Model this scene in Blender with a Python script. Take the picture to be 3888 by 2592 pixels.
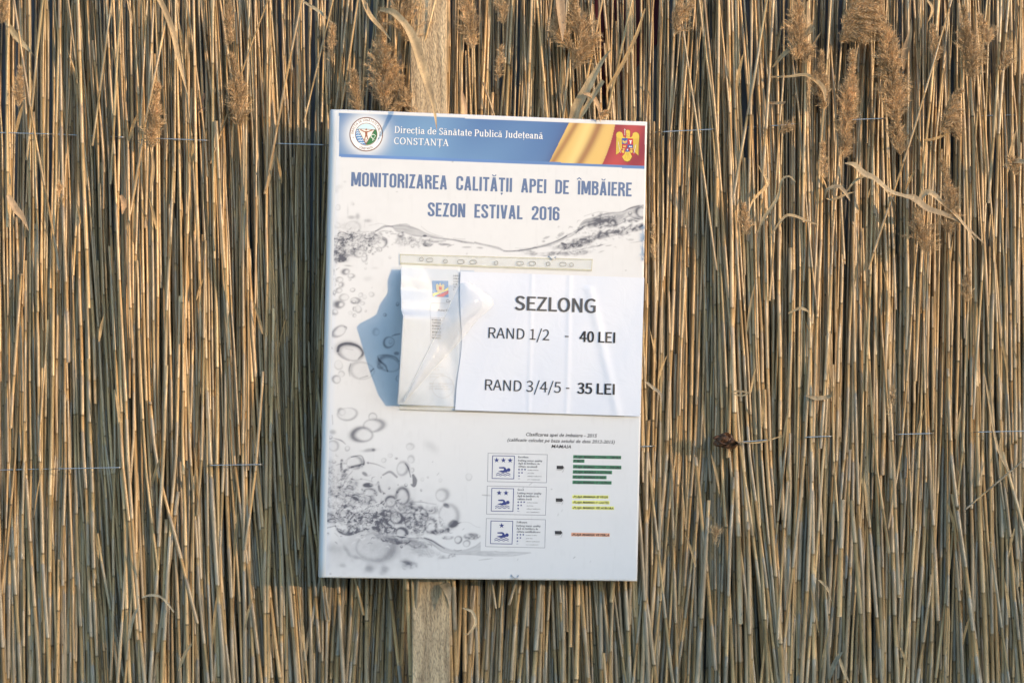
import bpy, math, random
import numpy as np
from mathutils import Vector, Matrix, Euler

# ------------------------------------------------------------------ camera, sky, sun, exposure
S = bpy.context.scene
for o in list(bpy.data.objects):
    bpy.data.objects.remove(o)
CAM = Vector((0.0, -5.1677, 1.5))
FPX = 8757.0                      # focal length in photograph pixels (50 mm on a 22.2 mm sensor)
cam_d = bpy.data.cameras.new('camera')
cam_d.lens = 50.0
cam_d.sensor_width = 22.2
cam_d.clip_start = 0.1
cam_d.clip_end = 3000
cam = bpy.data.objects.new('camera', cam_d)
cam.location = CAM
cam.rotation_euler = (math.radians(90), 0, 0)
S.collection.objects.link(cam)
S.camera = cam

SUN_AZ, SUN_EL = math.radians(51), math.radians(8.0)   # azimuth to the right of the camera's back
w = bpy.data.worlds.new('World')
S.world = w
w.use_nodes = True
nt = w.node_tree
bg = nt.nodes['Background']
sky = nt.nodes.new('ShaderNodeTexSky')
sky.sky_type = 'NISHITA'
sky.sun_disc = False
sky.sun_elevation = SUN_EL
sky.sun_rotation = math.pi - SUN_AZ
sky.air_density = 1.0
sky.dust_density = 1.0
sky.ozone_density = 2.5
nt.links.new(sky.outputs[0], bg.inputs[0])
bg.inputs[1].default_value = 0.15
sd = bpy.data.lights.new('sun', 'SUN')
sd.energy = 0.90
sd.angle = math.radians(0.6)
sd.color = (1.0, 0.68, 0.37)
sun = bpy.data.objects.new('sun', sd)
tosun = Vector((math.sin(SUN_AZ) * math.cos(SUN_EL), -math.cos(SUN_AZ) * math.cos(SUN_EL), math.sin(SUN_EL)))
sun.rotation_euler = tosun.to_track_quat('Z', 'Y').to_euler()
sun.location = (3, -3, 4)
S.collection.objects.link(sun)
S.view_settings.view_transform = 'Standard'
S.view_settings.look = 'None'
S.view_settings.exposure = 2.14
S.view_settings.gamma = 1.0
S.view_settings.use_curve_mapping = False
S.render.engine = 'CYCLES'
S.cycles.max_bounces = 6
S.cycles.transparent_max_bounces = 12

rng = np.random.default_rng(11)
R = random.Random(5)

# ------------------------------------------------------------------ helpers
def link(o, parent=None):
    S.collection.objects.link(o)
    if parent is not None:
        o.parent = parent
    return o

def tag(o, label=None, cat=None, group=None, kind=None):
    if label: o['label'] = label
    if cat: o['category'] = cat
    if group: o['group'] = group
    if kind: o['kind'] = kind
    return o

def empty(name, loc=(0, 0, 0)):
    o = bpy.data.objects.new(name, None)
    o.location = loc
    o.empty_display_size = 0.1
    return link(o)

def mesh_obj(name, verts, faces, mat, parent=None, cols=None, smooth=False):
    me = bpy.data.meshes.new(name)
    verts = np.asarray(verts, dtype=np.float32).reshape(-1, 3)
    if isinstance(faces, np.ndarray):
        n, k = faces.shape
        me.vertices.add(len(verts)); me.vertices.foreach_set('co', verts.ravel())
        me.loops.add(n * k); me.loops.foreach_set('vertex_index', faces.ravel().astype(np.int32))
        me.polygons.add(n)
        me.polygons.foreach_set('loop_start', np.arange(0, n * k, k, dtype=np.int32))
        me.polygons.foreach_set('loop_total', np.full(n, k, dtype=np.int32))
        me.update(calc_edges=True)
    else:
        me.from_pydata(verts.tolist(), [], faces)
        me.update()
    if cols is not None:
        c = np.ones((len(verts), 4), dtype=np.float32)
        c[:, :3] = cols
        a = me.color_attributes.new('tint', 'FLOAT_COLOR', 'POINT')
        a.data.foreach_set('color', c.ravel())
    if smooth:
        me.polygons.foreach_set('use_smooth', np.ones(len(me.polygons), dtype=bool))
    if mat: me.materials.append(mat)
    o = bpy.data.objects.new(name, me)
    return link(o, parent)

def new_mat(name):
    m = bpy.data.materials.new(name)
    m.use_nodes = True
    return m, m.node_tree, m.node_tree.nodes['Principled BSDF']

def flat_mat(name, col, rough=0.5, spec=0.5):
    m, t, b = new_mat(name)
    b.inputs['Base Color'].default_value = (*col, 1)
    b.inputs['Roughness'].default_value = rough
    b.inputs['Specular IOR Level'].default_value = spec
    return m

def N(t, typ, **kw):
    n = t.nodes.new(typ)
    for k, v in kw.items():
        if k in n.inputs.keys(): n.inputs[k].default_value = v
        else: setattr(n, k, v)
    return n

def vnoise(x, seed=0):
    """smooth 1-D value noise in -1..1"""
    x = np.asarray(x, dtype=float)
    i = np.floor(x).astype(int); f = x - i
    f = f * f * (3 - 2 * f)
    h = lambda k: (np.sin(k * 127.1 + seed * 311.7) * 43758.5453) % 1.0
    return (h(i) * (1 - f) + h(i + 1) * f) * 2 - 1

def px_at(px, py, Y):
    """point at depth Y seen at photograph pixel (3888 x 2592)"""
    d = Y - CAM.y
    return np.array([(px - 1944) / FPX * d, Y, CAM.z - (py - 1296) / FPX * d])
K = 3888 / 2352.0
def dp(x, y, Y):
    return px_at(x * K, y * K, Y)

# ------------------------------------------------------------------ materials
def reed_material(name, rough=0.31, transl=0.0):
    m, t, b = new_mat(name)
    at = N(t, 'ShaderNodeAttribute', attribute_name='tint')
    tc = N(t, 'ShaderNodeTexCoord')
    mp = N(t, 'ShaderNodeMapping'); mp.inputs['Scale'].default_value = (900, 900, 14)
    n1 = N(t, 'ShaderNodeTexNoise', Scale=1.0, Detail=3.0)
    mp2 = N(t, 'ShaderNodeMapping'); mp2.inputs['Scale'].default_value = (60, 60, 18)
    n2 = N(t, 'ShaderNodeTexNoise', Scale=1.0, Detail=4.0)
    L = t.links.new
    L(tc.outputs['Object'], mp.inputs[0]); L(mp.outputs[0], n1.inputs['Vector'])
    L(tc.outputs['Object'], mp2.inputs[0]); L(mp2.outputs[0], n2.inputs['Vector'])
    r1 = N(t, 'ShaderNodeMapRange'); r1.inputs['From Min'].default_value = 0.3; r1.inputs['From Max'].default_value = 0.7
    r1.inputs['To Min'].default_value = 0.78; r1.inputs['To Max'].default_value = 1.15
    L(n1.outputs[0], r1.inputs[0])
    r2 = N(t, 'ShaderNodeMapRange'); r2.inputs['From Min'].default_value = 0.3; r2.inputs['From Max'].default_value = 0.7
    r2.inputs['To Min'].default_value = 0.72; r2.inputs['To Max'].default_value = 1.18
    L(n2.outputs[0], r2.inputs[0])
    mu = N(t, 'ShaderNodeMath', operation='MULTIPLY'); L(r1.outputs[0], mu.inputs[0]); L(r2.outputs[0], mu.inputs[1])
    mp4 = N(t, 'ShaderNodeMapping'); mp4.inputs['Scale'].default_value = (330, 330, 150)
    n4 = N(t, 'ShaderNodeTexNoise', Scale=1.0, Detail=2.0); L(tc.outputs['Object'], mp4.inputs[0]); L(mp4.outputs[0], n4.inputs['Vector'])
    r4 = N(t, 'ShaderNodeMapRange'); r4.inputs['From Min'].default_value = 0.27; r4.inputs['From Max'].default_value = 0.38
    r4.inputs['To Min'].default_value = 0.45; r4.inputs['To Max'].default_value = 1.0; L(n4.outputs[0], r4.inputs[0])
    mu0 = mu; mu = N(t, 'ShaderNodeMath', operation='MULTIPLY'); L(mu0.outputs[0], mu.inputs[0]); L(r4.outputs[0], mu.inputs[1])
    mx = N(t, 'ShaderNodeVectorMath', operation='SCALE')
    L(at.outputs['Color'], mx.inputs[0]); L(mu.outputs[0], mx.inputs['Scale'])
    L(mx.outputs[0], b.inputs['Base Color'])
    b.inputs['Roughness'].default_value = rough
    b.inputs['Specular IOR Level'].default_value = 0.6
    bp = N(t, 'ShaderNodeBump', Strength=0.35, Distance=0.0006)
    L(n1.outputs[0], bp.inputs['Height']); L(bp.outputs[0], b.inputs['Normal'])
    if transl > 0:
        tr = N(t, 'ShaderNodeBsdfTranslucent'); L(mx.outputs[0], tr.inputs['Color'])
        ms = N(t, 'ShaderNodeMixShader'); ms.inputs[0].default_value = transl
        L(b.outputs[0], ms.inputs[1]); L(tr.outputs[0], ms.inputs[2])
        L(ms.outputs[0], t.nodes['Material Output'].inputs[0])
    return m
M_reed = reed_material('reed')
M_leaf = reed_material('dry_leaf', 0.55, 0.22)
M_plume = reed_material('seed_head', 0.8, 0.3)

def sand_material():
    m, t, b = new_mat('sand')
    tc = N(t, 'ShaderNodeTexCoord'); n = N(t, 'ShaderNodeTexNoise', Scale=6.0, Detail=8.0)
    cr = N(t, 'ShaderNodeValToRGB')
    cr.color_ramp.elements[0].color = (0.30, 0.24, 0.16, 1); cr.color_ramp.elements[1].color = (0.46, 0.39, 0.28, 1)
    t.links.new(tc.outputs['Object'], n.inputs['Vector']); t.links.new(n.outputs[0], cr.inputs[0]); t.links.new(cr.outputs[0], b.inputs['Base Color'])
    bp = N(t, 'ShaderNodeBump', Strength=0.5, Distance=0.03); t.links.new(n.outputs[0], bp.inputs['Height']); t.links.new(bp.outputs[0], b.inputs['Normal'])
    b.inputs['Roughness'].default_value = 0.9
    return m
M_sand = sand_material()

def wood_material():
    m, t, b = new_mat('rough_pine')
    tc = N(t, 'ShaderNodeTexCoord'); mp = N(t, 'ShaderNodeMapping'); mp.inputs['Scale'].default_value = (55, 55, 5)
    n = N(t, 'ShaderNodeTexNoise', Scale=1.0, Detail=6.0, Distortion=0.8)
    mp3 = N(t, 'ShaderNodeMapping'); mp3.inputs['Scale'].default_value = (320, 320, 110)
    n3 = N(t, 'ShaderNodeTexNoise', Scale=1.0, Detail=3.0)
    cr = N(t, 'ShaderNodeValToRGB')
    cr.color_ramp.elements[0].position = 0.34; cr.color_ramp.elements[0].color = (0.30, 0.21, 0.12, 1)
    cr.color_ramp.elements[1].position = 0.7; cr.color_ramp.elements[1].color = (0.64, 0.48, 0.29, 1)
    L = t.links.new
    L(tc.outputs['Object'], mp.inputs[0]); L(mp.outputs[0], n.inputs['Vector']); L(n.outputs[0], cr.inputs[0]); L(cr.outputs[0], b.inputs['Base Color'])
    L(tc.outputs['Object'], mp3.inputs[0]); L(mp3.outputs[0], n3.inputs['Vector'])
    fk = N(t, 'ShaderNodeMapRange'); fk.inputs['From Min'].default_value = 0.36; fk.inputs['From Max'].default_value = 0.52; fk.inputs['To Min'].default_value = 0.68; fk.inputs['To Max'].default_value = 1.05
    L(n3.outputs[0], fk.inputs[0])
    vm = N(t, 'ShaderNodeVectorMath', operation='SCALE'); L(cr.outputs[0], vm.inputs[0]); L(fk.outputs[0], vm.inputs['Scale']); L(vm.outputs[0], b.inputs['Base Color'])
    ad = N(t, 'ShaderNodeMath', operation='ADD'); L(n.outputs[0], ad.inputs[0]); L(n3.outputs[0], ad.inputs[1])
    bp = N(t, 'ShaderNodeBump', Strength=1.0, Distance=0.0035); L(ad.outputs[0], bp.inputs['Height']); L(bp.outputs[0], b.inputs['Normal'])
    b.inputs['Roughness'].default_value = 0.75
    return m
M_wood = wood_material()

def net_material():
    m, t, b = new_mat('shade_net')
    tc = N(t, 'ShaderNodeTexCoord')
    wv = N(t, 'ShaderNodeTexChecker', Scale=420.0)
    wv.inputs['Color1'].default_value = (0.30, 0.30, 0.31, 1); wv.inputs['Color2'].default_value = (0.09, 0.095, 0.11, 1)
    n = N(t, 'ShaderNodeTexNoise', Scale=9.0, Detail=3.0)
    mx = N(t, 'ShaderNodeMixRGB', blend_type='MULTIPLY'); mx.inputs[0].default_value = 0.5
    L = t.links.new
    L(tc.outputs['Object'], wv.inputs['Vector']); L(tc.outputs['Object'], n.inputs['Vector'])
    L(wv.outputs[0], mx.inputs[1]); L(n.outputs[0], mx.inputs[2]); L(mx.outputs[0], b.inputs['Base Color'])
    b.inputs['Roughness'].default_value = 0.7
    return m
M_net = net_material()
M_wire, _t, _b = new_mat('galvanised_wire')
_b.inputs['Base Color'].default_value = (0.50, 0.50, 0.50, 1); _b.inputs['Metallic'].default_value = 0.85; _b.inputs['Roughness'].default_value = 0.38

# ------------------------------------------------------------------ ground, added far ridge out of view
gx = np.linspace(-1, 1, 81)
gx = np.sign(gx) * np.abs(gx) ** 3 * 1500
X, Y = np.meshgrid(gx, gx)
Z = 0.02 * np.sin(X * 1.3 + 0.4) * np.cos(Y * 1.1) * (np.hypot(X, Y) > 0.3)
V = np.stack([X, Y, Z], -1).reshape(-1, 3)
ii = np.arange(80)
a = (ii[:, None] * 81 + ii[None, :]).ravel()
F = np.stack([a, a + 1, a + 82, a + 81], 1)
tag(mesh_obj('ground', V, F, M_sand, smooth=True), kind='structure')
RIDGE_D = 120.0
def ridge():  # unseen ridge, added and shaped to dim the sun low on the fence
    azs = np.linspace(math.radians(-20), math.radians(120), 700)
    d = np.linspace(90, 150, 25)
    base = 1.42 + RIDGE_D * math.tan(SUN_EL)
    A, Dd = np.meshgrid(azs, d, indexing='ij')
    lat = (A - SUN_AZ) * RIDGE_D
    top = base + 0.10 * vnoise(lat * 0.9, 3) + 0.12 * np.tanh(lat * 0.9) + 1.2 * vnoise(lat * 0.05, 8) - 1.2 * vnoise(0.0, 8)
    prof = np.exp(-((Dd - 120) / 16) ** 2)
    z = top * prof - 0.3
    V = np.stack([np.sin(A) * Dd, -np.cos(A) * Dd, z], -1).reshape(-1, 3)
    n, k = A.shape
    a = (np.arange(n - 1)[:, None] * k + np.arange(k - 1)[None, :]).ravel()
    F = np.stack([a, a + 1, a + k + 1, a + k], 1)
    tag(mesh_obj('sun_blocker_ridge', V, F, M_sand, smooth=True), kind='structure')
ridge()

# ------------------------------------------------------------------ shade net behind the reeds
def net():
    xs = np.linspace(-1.9, 1.9, 160); zs = np.linspace(0.05, 2.72, 90)
    Xn, Zn = np.meshgrid(xs, zs)
    Yn = 0.045 + 0.008 * np.sin(Xn * 17 + np.sin(Zn * 2) * 1.5) + 0.006 * np.sin(Xn * 41 + Zn * 3)
    V = np.stack([Xn, Yn, Zn], -1).reshape(-1, 3)
    V2 = V + [0, 0.0015, 0]
    k = 160
    a = (np.arange(89)[:, None] * k + np.arange(k - 1)[None, :]).ravel()
    F = np.stack([a, a + 1, a + k + 1, a + k], 1)
    o = mesh_obj('shade_net', np.vstack([V, V2]), np.vstack([F, F[:, ::-1] + len(V)]), M_net, smooth=True)
    tag(o, 'dark grey woven shade net hanging behind the gaps between the reeds', 'net')
net()
def cloth():
    mat = flat_mat('maroon_cloth', (0.10, 0.018, 0.028), 0.85)
    c0 = dp(1410, -40, 0.02); 
    us = np.linspace(0, 1, 24); vs = np.linspace(0, 1, 20)
    U, Vv = np.meshgrid(us, vs)
    x = c0[0] - 0.05 + U * 0.13 + 0.05 * Vv * (U - 0.3)
    z = 2.45 - Vv * (0.34 + 0.06 * np.sin(U * 5))
    y = 0.028 + 0.007 * np.sin(U * 18 + Vv * 3)
    V = np.stack([x, y, z], -1).reshape(-1, 3)
    k = 24
    a = (np.arange(19)[:, None] * k + np.arange(k - 1)[None, :]).ravel()
    F = np.stack([a, a + 1, a + k + 1, a + k], 1)
    o = mesh_obj('cloth', np.vstack([V, V + [0, 0.001, 0]]), np.vstack([F, F[:, ::-1] + len(V)]), mat, smooth=True)
    tag(o, 'dark maroon cloth showing between the reeds above the notice board', 'cloth')
cloth()

# ------------------------------------------------------------------ plank in the gap of the reeds
PX0, PX1 = dp(942, 100, -0.09)[0], dp(1027, 100, -0.09)[0]
def plank():
    nz = 60
    zs = np.linspace(0.0, 2.75, nz)
    V, F = [], []
    for i, z in enumerate(zs):
        e0 = 0.0018 * vnoise(z * 9, 1); e1 = 0.0018 * vnoise(z * 8, 2)
        b = 0.0025
        x0 = PX0 + e0 + (0.002 if z < 1 else 0); x1 = PX1 + e1 + (0.006 if z < 1 else 0)
        y0, y1 = -0.090, -0.060
        ring = [(x0 + b, y0), (x1 - b, y0), (x1, y0 + b), (x1, y1), (x0, y1), (x0, y0 + b)]
        V += [(x, y, z) for x, y in ring]
    for i in range(nz - 1):
        for k in range(6):
            F.append((i * 6 + k, i * 6 + (k + 1) % 6, i * 6 + 6 + (k + 1) % 6, i * 6 + 6 + k))
    F.append(tuple(range(5, -1, -1))); F.append(tuple(range((nz - 1) * 6, nz * 6)))
    tag(mesh_obj('wooden_plank', V, F, M_wood), 'rough sawn upright wooden plank behind the notice board', 'plank')
plank()
# ------------------------------------------------------------------ the reed fence
fence = empty('reed_fence', (0, 0, 0))
tag(fence, 'dry golden reed fence bound with thin wires behind the notice board', 'reed fence')

ST = [(0.50, 0.355, 0.175), (0.53, 0.39, 0.20), (0.42, 0.30, 0.15), (0.46, 0.35, 0.185), (0.37, 0.30, 0.165)]
SH = [(0.34, 0.285, 0.185), (0.27, 0.235, 0.165), (0.41, 0.32, 0.19), (0.23, 0.205, 0.15), (0.37, 0.27, 0.15)]

def reed_geo(z0, z1, xf, yf, r_bot, sides, node_rng, dull=0.0):
    """one cane: xf(z), yf(z) give its axis; returns verts, faces, cols"""
    rr = node_rng
    st = np.array(ST[rr.integers(5)]) * rr.uniform(0.88, 1.25)
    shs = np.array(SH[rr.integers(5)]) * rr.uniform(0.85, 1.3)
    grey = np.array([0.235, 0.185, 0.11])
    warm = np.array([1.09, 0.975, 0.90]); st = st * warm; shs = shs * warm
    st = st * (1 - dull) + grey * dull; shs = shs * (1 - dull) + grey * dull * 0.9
    L = []
    z = z0 - rr.uniform(0, 0.2)
    sheath_on = rr.random() < 0.75
    spacing = rr.uniform(0.15, 0.30)
    while z < z1:
        iL = spacing * rr.uniform(0.85, 1.15)
        f = rr.uniform(0.35, 1.0) if sheath_on else 0.04
        zz = z
        dark = st * rr.uniform(0.30, 0.62)
        c1 = shs * rr.uniform(0.85, 1.1)
        gw = np.clip((1.65 - zz) / 0.8, 0, 1) * rr.uniform(0.1, 0.75)
        c1 = c1 * 0.55 + st * 0.95 * 0.45
        c1 = c1 * (1 - gw) + np.array([0.30, 0.265, 0.20]) * gw * rr.uniform(0.8, 1.2)
        L += [(zz - 0.0022, 1.0, st * 0.85), (zz - 0.0012, 1.12, dark), (zz + 0.0020, 1.17, dark), (zz + 0.0030, 1.12, c1 if sheath_on else st)]
        if sheath_on:
            zt = zz + f * iL
            if f < 0.93:
                L += [(zz + iL * f * 0.6, 1.13, c1 * 1.05), (zt, 1.14, c1 * 0.92), (zt + 0.0012, 0.97, st * 0.7), (zt + 0.008, 0.96, st * 1.05)]
            else:
                L += [(zz + iL * 0.6, 1.13, c1 * 1.05)]
        else:
            L += [(zz + iL * 0.5, 0.97, st * 1.04)]
        z += iL
    L = [l for l in L if z0 <= l[0] <= z1]
    first = L[0][2] if L else st; last = L[-1][2] if L else st
    L = [(z0, 1.0, first)] + L + [(z1, 1.0, last)]
    zs = np.array([l[0] for l in L]); q = np.array([l[1] for l in L]); c = np.array([l[2] for l in L])
    # more bend rings where spans are long
    rad = r_bot * 1.20 * (1.0 - 0.25 * zs) * q
    rad = np.maximum(rad, 0.0011)
    ax = xf(zs); ay = yf(zs)
    th = np.arange(sides) / sides * 2 * math.pi + rr.uniform(0, 1)
    V = np.empty((len(zs), sides, 3))
    V[:, :, 0] = ax[:, None] + rad[:, None] * np.cos(th)[None]
    V[:, :, 1] = ay[:, None] + rad[:, None] * np.sin(th)[None]
    V[:, :, 2] = zs[:, None]
    C = np.repeat(c[:, None, :], sides, 1)
    n = len(zs)
    i = np.arange(n - 1)[:, None] * sides; k = np.arange(sides)[None, :]; k2 = (k + 1) % sides
    F = np.stack([i + k, i + k2, i + sides + k2, i + sides + k], -1).reshape(-1, 4)
    # hollow-looking cut ends: a disc set slightly inside
    ends = []
    Vv = V.reshape(-1, 3); Cc = C.reshape(-1, 3)
    for e, zz in ((0, zs[0]), (n - 1, zs[-1])):
        cen = np.array([[ax[e], ay[e], zz + (0.0015 if e == 0 else -0.0015)]])
        idx = len(Vv)
        Vv = np.vstack([Vv, cen]); Cc = np.vstack([Cc, c[e:e + 1] * 0.6])
        b = e * sides
        kk = np.arange(sides)
        q4 = np.stack([np.full(sides // 2, idx), b + (2 * kk[:sides // 2]) % sides, b + (2 * kk[:sides // 2] + 1) % sides, b + (2 * kk[:sides // 2] + 2) % sides], -1)
        ends.append(q4)
    F = np.vstack([F] + ends)
    return Vv, F, Cc

WZ_TOP, WZ_BOT = dp(0, 312, -0.04)[2], dp(0, 1045, -0.04)[2]
PC = 0.5 * (PX0 + PX1)

def axis(x0, depth, lean, seed, wob=1.0, bow=0.0):
    """x at z: the reeds are pinned at the two wires and fan between and above them"""
    def xf(z):
        t = (z - WZ_BOT)
        x = x0 + lean * t + 0.0045 * wob * vnoise(z * 1.7 + seed, 5) + 0.0024 * wob * vnoise(z * 6 + seed, 6)
        up = np.clip(z - WZ_TOP, 0, None); dn = np.clip(WZ_BOT - z, 0, None)
        x = x + bow * up * up * 1.2 + lean * 0.8 * up - lean * 1.2 * dn
        return x
    def yf(z):
        t = np.minimum(np.abs(z - WZ_TOP), np.abs(z - WZ_BOT))
        bulge = np.clip(t, 0, 0.3) / 0.3
        return depth - 0.012 * bulge * (0.5 + 0.5 * vnoise(x0 * 9 + z * 1.5, 7)) + 0.003 * vnoise(z * 2.2 + seed, 9)
    return xf, yf

def lean_field(x):
    return 0.030 * vnoise(x * 5.5 + 3, 21) + 0.022 * vnoise(x * 13, 22)
def depth_field(x):
    win = 1 / (1 + np.exp(-(x + 0.14) * 60)) / (1 + np.exp((x - 0.36) * 60))
    return (1 - win) * 0.032 * np.tanh(3.5 * vnoise(x * 4.3 + 0.35, 31)) + 0.008 * win + 0.006 * vnoise(x * 19, 32) - 0.020 * np.exp(-(np.abs(x - 0.515) / 0.062) ** 6) - 0.012 * np.exp(-(np.abs(x + 0.90) / 0.07) ** 6)

specs = []      # (visibility rank, args)
def visible_x(x):
    return abs(x) < 1.17

# back, middle and front layers, and a few short broken pieces caught in front
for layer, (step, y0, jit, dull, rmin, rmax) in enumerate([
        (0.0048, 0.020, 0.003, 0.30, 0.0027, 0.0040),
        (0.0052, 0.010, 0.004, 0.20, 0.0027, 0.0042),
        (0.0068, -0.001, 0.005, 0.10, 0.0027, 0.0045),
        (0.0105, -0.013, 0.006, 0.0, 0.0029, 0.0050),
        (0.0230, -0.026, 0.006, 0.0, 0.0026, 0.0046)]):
    x = -1.45
    while x < 1.45:
        x += step * rng.uniform(0.5, 1.55)
        y = y0 + rng.uniform(-jit, jit) + depth_field(x) * (1 if layer > 0 else 0.4)
        lean = lean_field(x) * (1.0 if layer else 0.5) + rng.normal(0, (0.003, 0.006, 0.012, 0.026, 0.050)[layer])
        zb, zt = 0.0, rng.uniform(2.45, 2.7)
        u = rng.random()
        # gaps towards the top: some canes end below or within the picture
        if u < (0.10, 0.22, 0.26, 0.18, 0)[layer]: zt = rng.uniform(1.5, 2.3)
        elif layer >= 2 and rng.random() < 0.24: zb = rng.uniform(0.75, 1.8)
        elif layer >= 2 and rng.random() < 0.18: zt = rng.uniform(0.95, 1.9)
        if layer == 4: zb = rng.uniform(0.5, 1.9); zt = zb + rng.uniform(0.25, 0.75)
        if abs(x - PC) < 0.036 and layer >= 2: continue
        if abs(x - PC) < 0.075 and layer >= 3 and rng.random() < .6: continue
        if -0.135 < x < -0.10 and layer >= 1 and zt > 2.2: zt = rng.uniform(1.6, 1.95)
        if any(a_ < x < b_ for a_, b_ in ((-0.70, -0.682), (-0.885, -0.868), (-0.575, -0.566), (0.535, 0.553), (0.95, 0.966))) and layer <= 3 and rng.random() < .93:
            zt = rng.uniform(1.35, 1.75) if x < 0 else rng.uniform(1.75, 2.0)
            zb = 0
        if zb > zt - 0.25: zb = 0.0
        r = rng.uniform(rmin, rmax) * (1.30 if rng.random() < 0.2 else 1.0)
        bow = rng.normal(0, 0.02)
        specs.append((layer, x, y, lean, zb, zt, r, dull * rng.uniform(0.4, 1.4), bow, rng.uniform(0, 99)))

front = [s for s in specs if s[0] >= 3 and visible_x(s[1])]
mid = [s for s in specs if s[0] == 2 and visible_x(s[1])]
LOOSE = [
    (876, 262, 890, -20, -0.10, 0.0024), (892, 262, 922, -30, -0.105, 0.0022), (915, 262, 935, 20, -0.10, 0.0026), (930, 262, 948, -30, -0.10, 0.0024), (937, 262, 968, 10, -0.105, 0.0022), (905, 262, 898, -30, -0.10, 0.0024),
    (940, 1600, 958, 1335, -0.098, 0.0030), (1036, 1600, 1028, 1335, -0.098, 0.0034), (955, 1600, 946, 1335, -0.098, 0.0026), (1044, 1600, 1040, 1380, -0.098, 0.0036), # leaning canes standing proud of the fence: display px (2352 wide) bottom -> top, depth, radius
    (122, 560, 28, -30, -0.085, 0.0032), (60, 330, 104, -30, -0.075, 0.0034), (10, 470, 22, -30, -0.08, 0.0036),
    (490, 335, 628, -30, -0.105, 0.0027), (612, 400, 700, -30, -0.085, 0.0036), (290, 500, 372, 100, -0.095, 0.0034),
    (487, 520, 490, -30, -0.075, 0.0036), (196, 640, 178, -30, -0.070, 0.0046), (330, 480, 352, 60, -0.085, 0.0034),
    (212, 300, 262, -20, -0.08, 0.0034), (395, 420, 402, -30, -0.07, 0.0030), (455, 700, 445, -30, -0.072, 0.0036),
    (250, 380, 282, -30, -0.085, 0.0036), (150, 760, 138, 40, -0.07, 0.0040), (560, 520, 575, -20, -0.075, 0.0034),
    (520, 760, 500, 330, -0.078, 0.0036), (700, 250, 770, -30, -0.08, 0.0026), (735, 250, 745, -30, -0.08, 0.0026),
    (775, 262, 825, -30, -0.10, 0.0030), (826, 262, 838, 60, -0.10, 0.0026), (905, 262, 905, 90, -0.105, 0.0030),
    (884, 262, 915, 60, -0.10, 0.0028), (925, 264, 990, 30, -0.11, 0.0030), (1060, 270, 1062, -30, -0.08, 0.0044),
    (1090, 275, 1082, -30, -0.085, 0.0030), (1260, 275, 1232, -30, -0.08, 0.0034), (1330, 280, 1390, -30, -0.09, 0.0036),
    (1212, 275, 1224, -30, -0.085, 0.0040), (1296, 278, 1322, -30, -0.085, 0.0034), (1392, 280, 1460, -30, -0.09, 0.0040),
    (1640, 560, 1552, -30, -0.085, 0.0026), (1672, 620, 1614, -30, -0.075, 0.0030), (1648, 470, 1652, -30, -0.07, 0.0036),
    (1690, 440, 1768, -30, -0.08, 0.0040), (1880, 470, 1912, -30, -0.08, 0.0034), (2020, 560, 2190, -20, -0.095, 0.0030),
    (1940, 560, 1905, 100, -0.07, 0.0030), (2120, 470, 2160, -30, -0.085, 0.0034), (2278, 420, 2300, -30, -0.075, 0.0042),
    (1745, 560, 1780, -30, -0.07, 0.0040), (1722, 500, 1728, -30, -0.075, 0.0036), (2230, 560, 2206, 60, -0.07, 0.0034),
    (2066, 1330, 2046, 900, -0.06, 0.0032), (1600, 1568, 1622, 1200, -0.062, 0.0036), (1640, 1500, 1602, 1100, -0.06, 0.0034), (2235, 1160, 2360, 1052, -0.075, 0.0028), (1990, 1560, 1960, 1200, -0.06, 0.0040),
    (350, 1560, 400, 1180, -0.058, 0.0036), (1010, 1600, 1000, 1440, -0.10, 0.0030), (945, 1600, 935, 1330, -0.09, 0.0040),
]
parts, stuff = [], []
nr = np.random.default_rng(77)
for (xa, ya, xb, yb, dep, r) in LOOSE:
    A = dp(xa, ya, dep); B = dp(xb, yb, dep)
    z0, z1 = A[2], B[2]
    k = (B[0] - A[0]) / (z1 - z0)
    f0 = lambda z, A=A, k=k, sd=r * 9e4: A[0] + k * (z - A[2]) + 0.003 * vnoise(z * 2 + sd, 4)
    # the lower end tucks back into the fence
    f1 = lambda z, A=A, dep=dep, z0=z0: dep + np.clip(0.25 - (z - z0), 0, 0.25) * (-(dep + 0.045)) / 0.25
    zlow = z0 - min(0.12, 0.1 * (z1 - z0))
    parts.append(reed_geo(zlow, min(z1 + 0.05, 2.68), f0, f1, r * 1.35, 8, nr, 0.0))
budget = 296 - len(parts)
nr2 = np.random.default_rng(78)
order = sorted(front, key=lambda s: -s[6]) + sorted(mid, key=lambda s: -s[6])
chosen = set(id(s) for s in order[:budget])
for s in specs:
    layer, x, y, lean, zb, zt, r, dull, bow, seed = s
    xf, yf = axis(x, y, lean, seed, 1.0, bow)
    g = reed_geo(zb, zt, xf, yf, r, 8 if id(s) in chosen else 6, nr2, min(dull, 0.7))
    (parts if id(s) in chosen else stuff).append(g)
for V, F, C in parts:
    mesh_obj('reed', V, F, M_reed, fence, C, smooth=True)
off = 0; VV, FF, CC = [], [], []
for V, F, C in stuff:
    VV.append(V); FF.append(F + off); CC.append(C); off += len(V)
tag(mesh_obj('packed_reeds', np.vstack(VV), np.vstack(FF), M_reed, fence, np.vstack(CC), smooth=True), kind='stuff')

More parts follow.
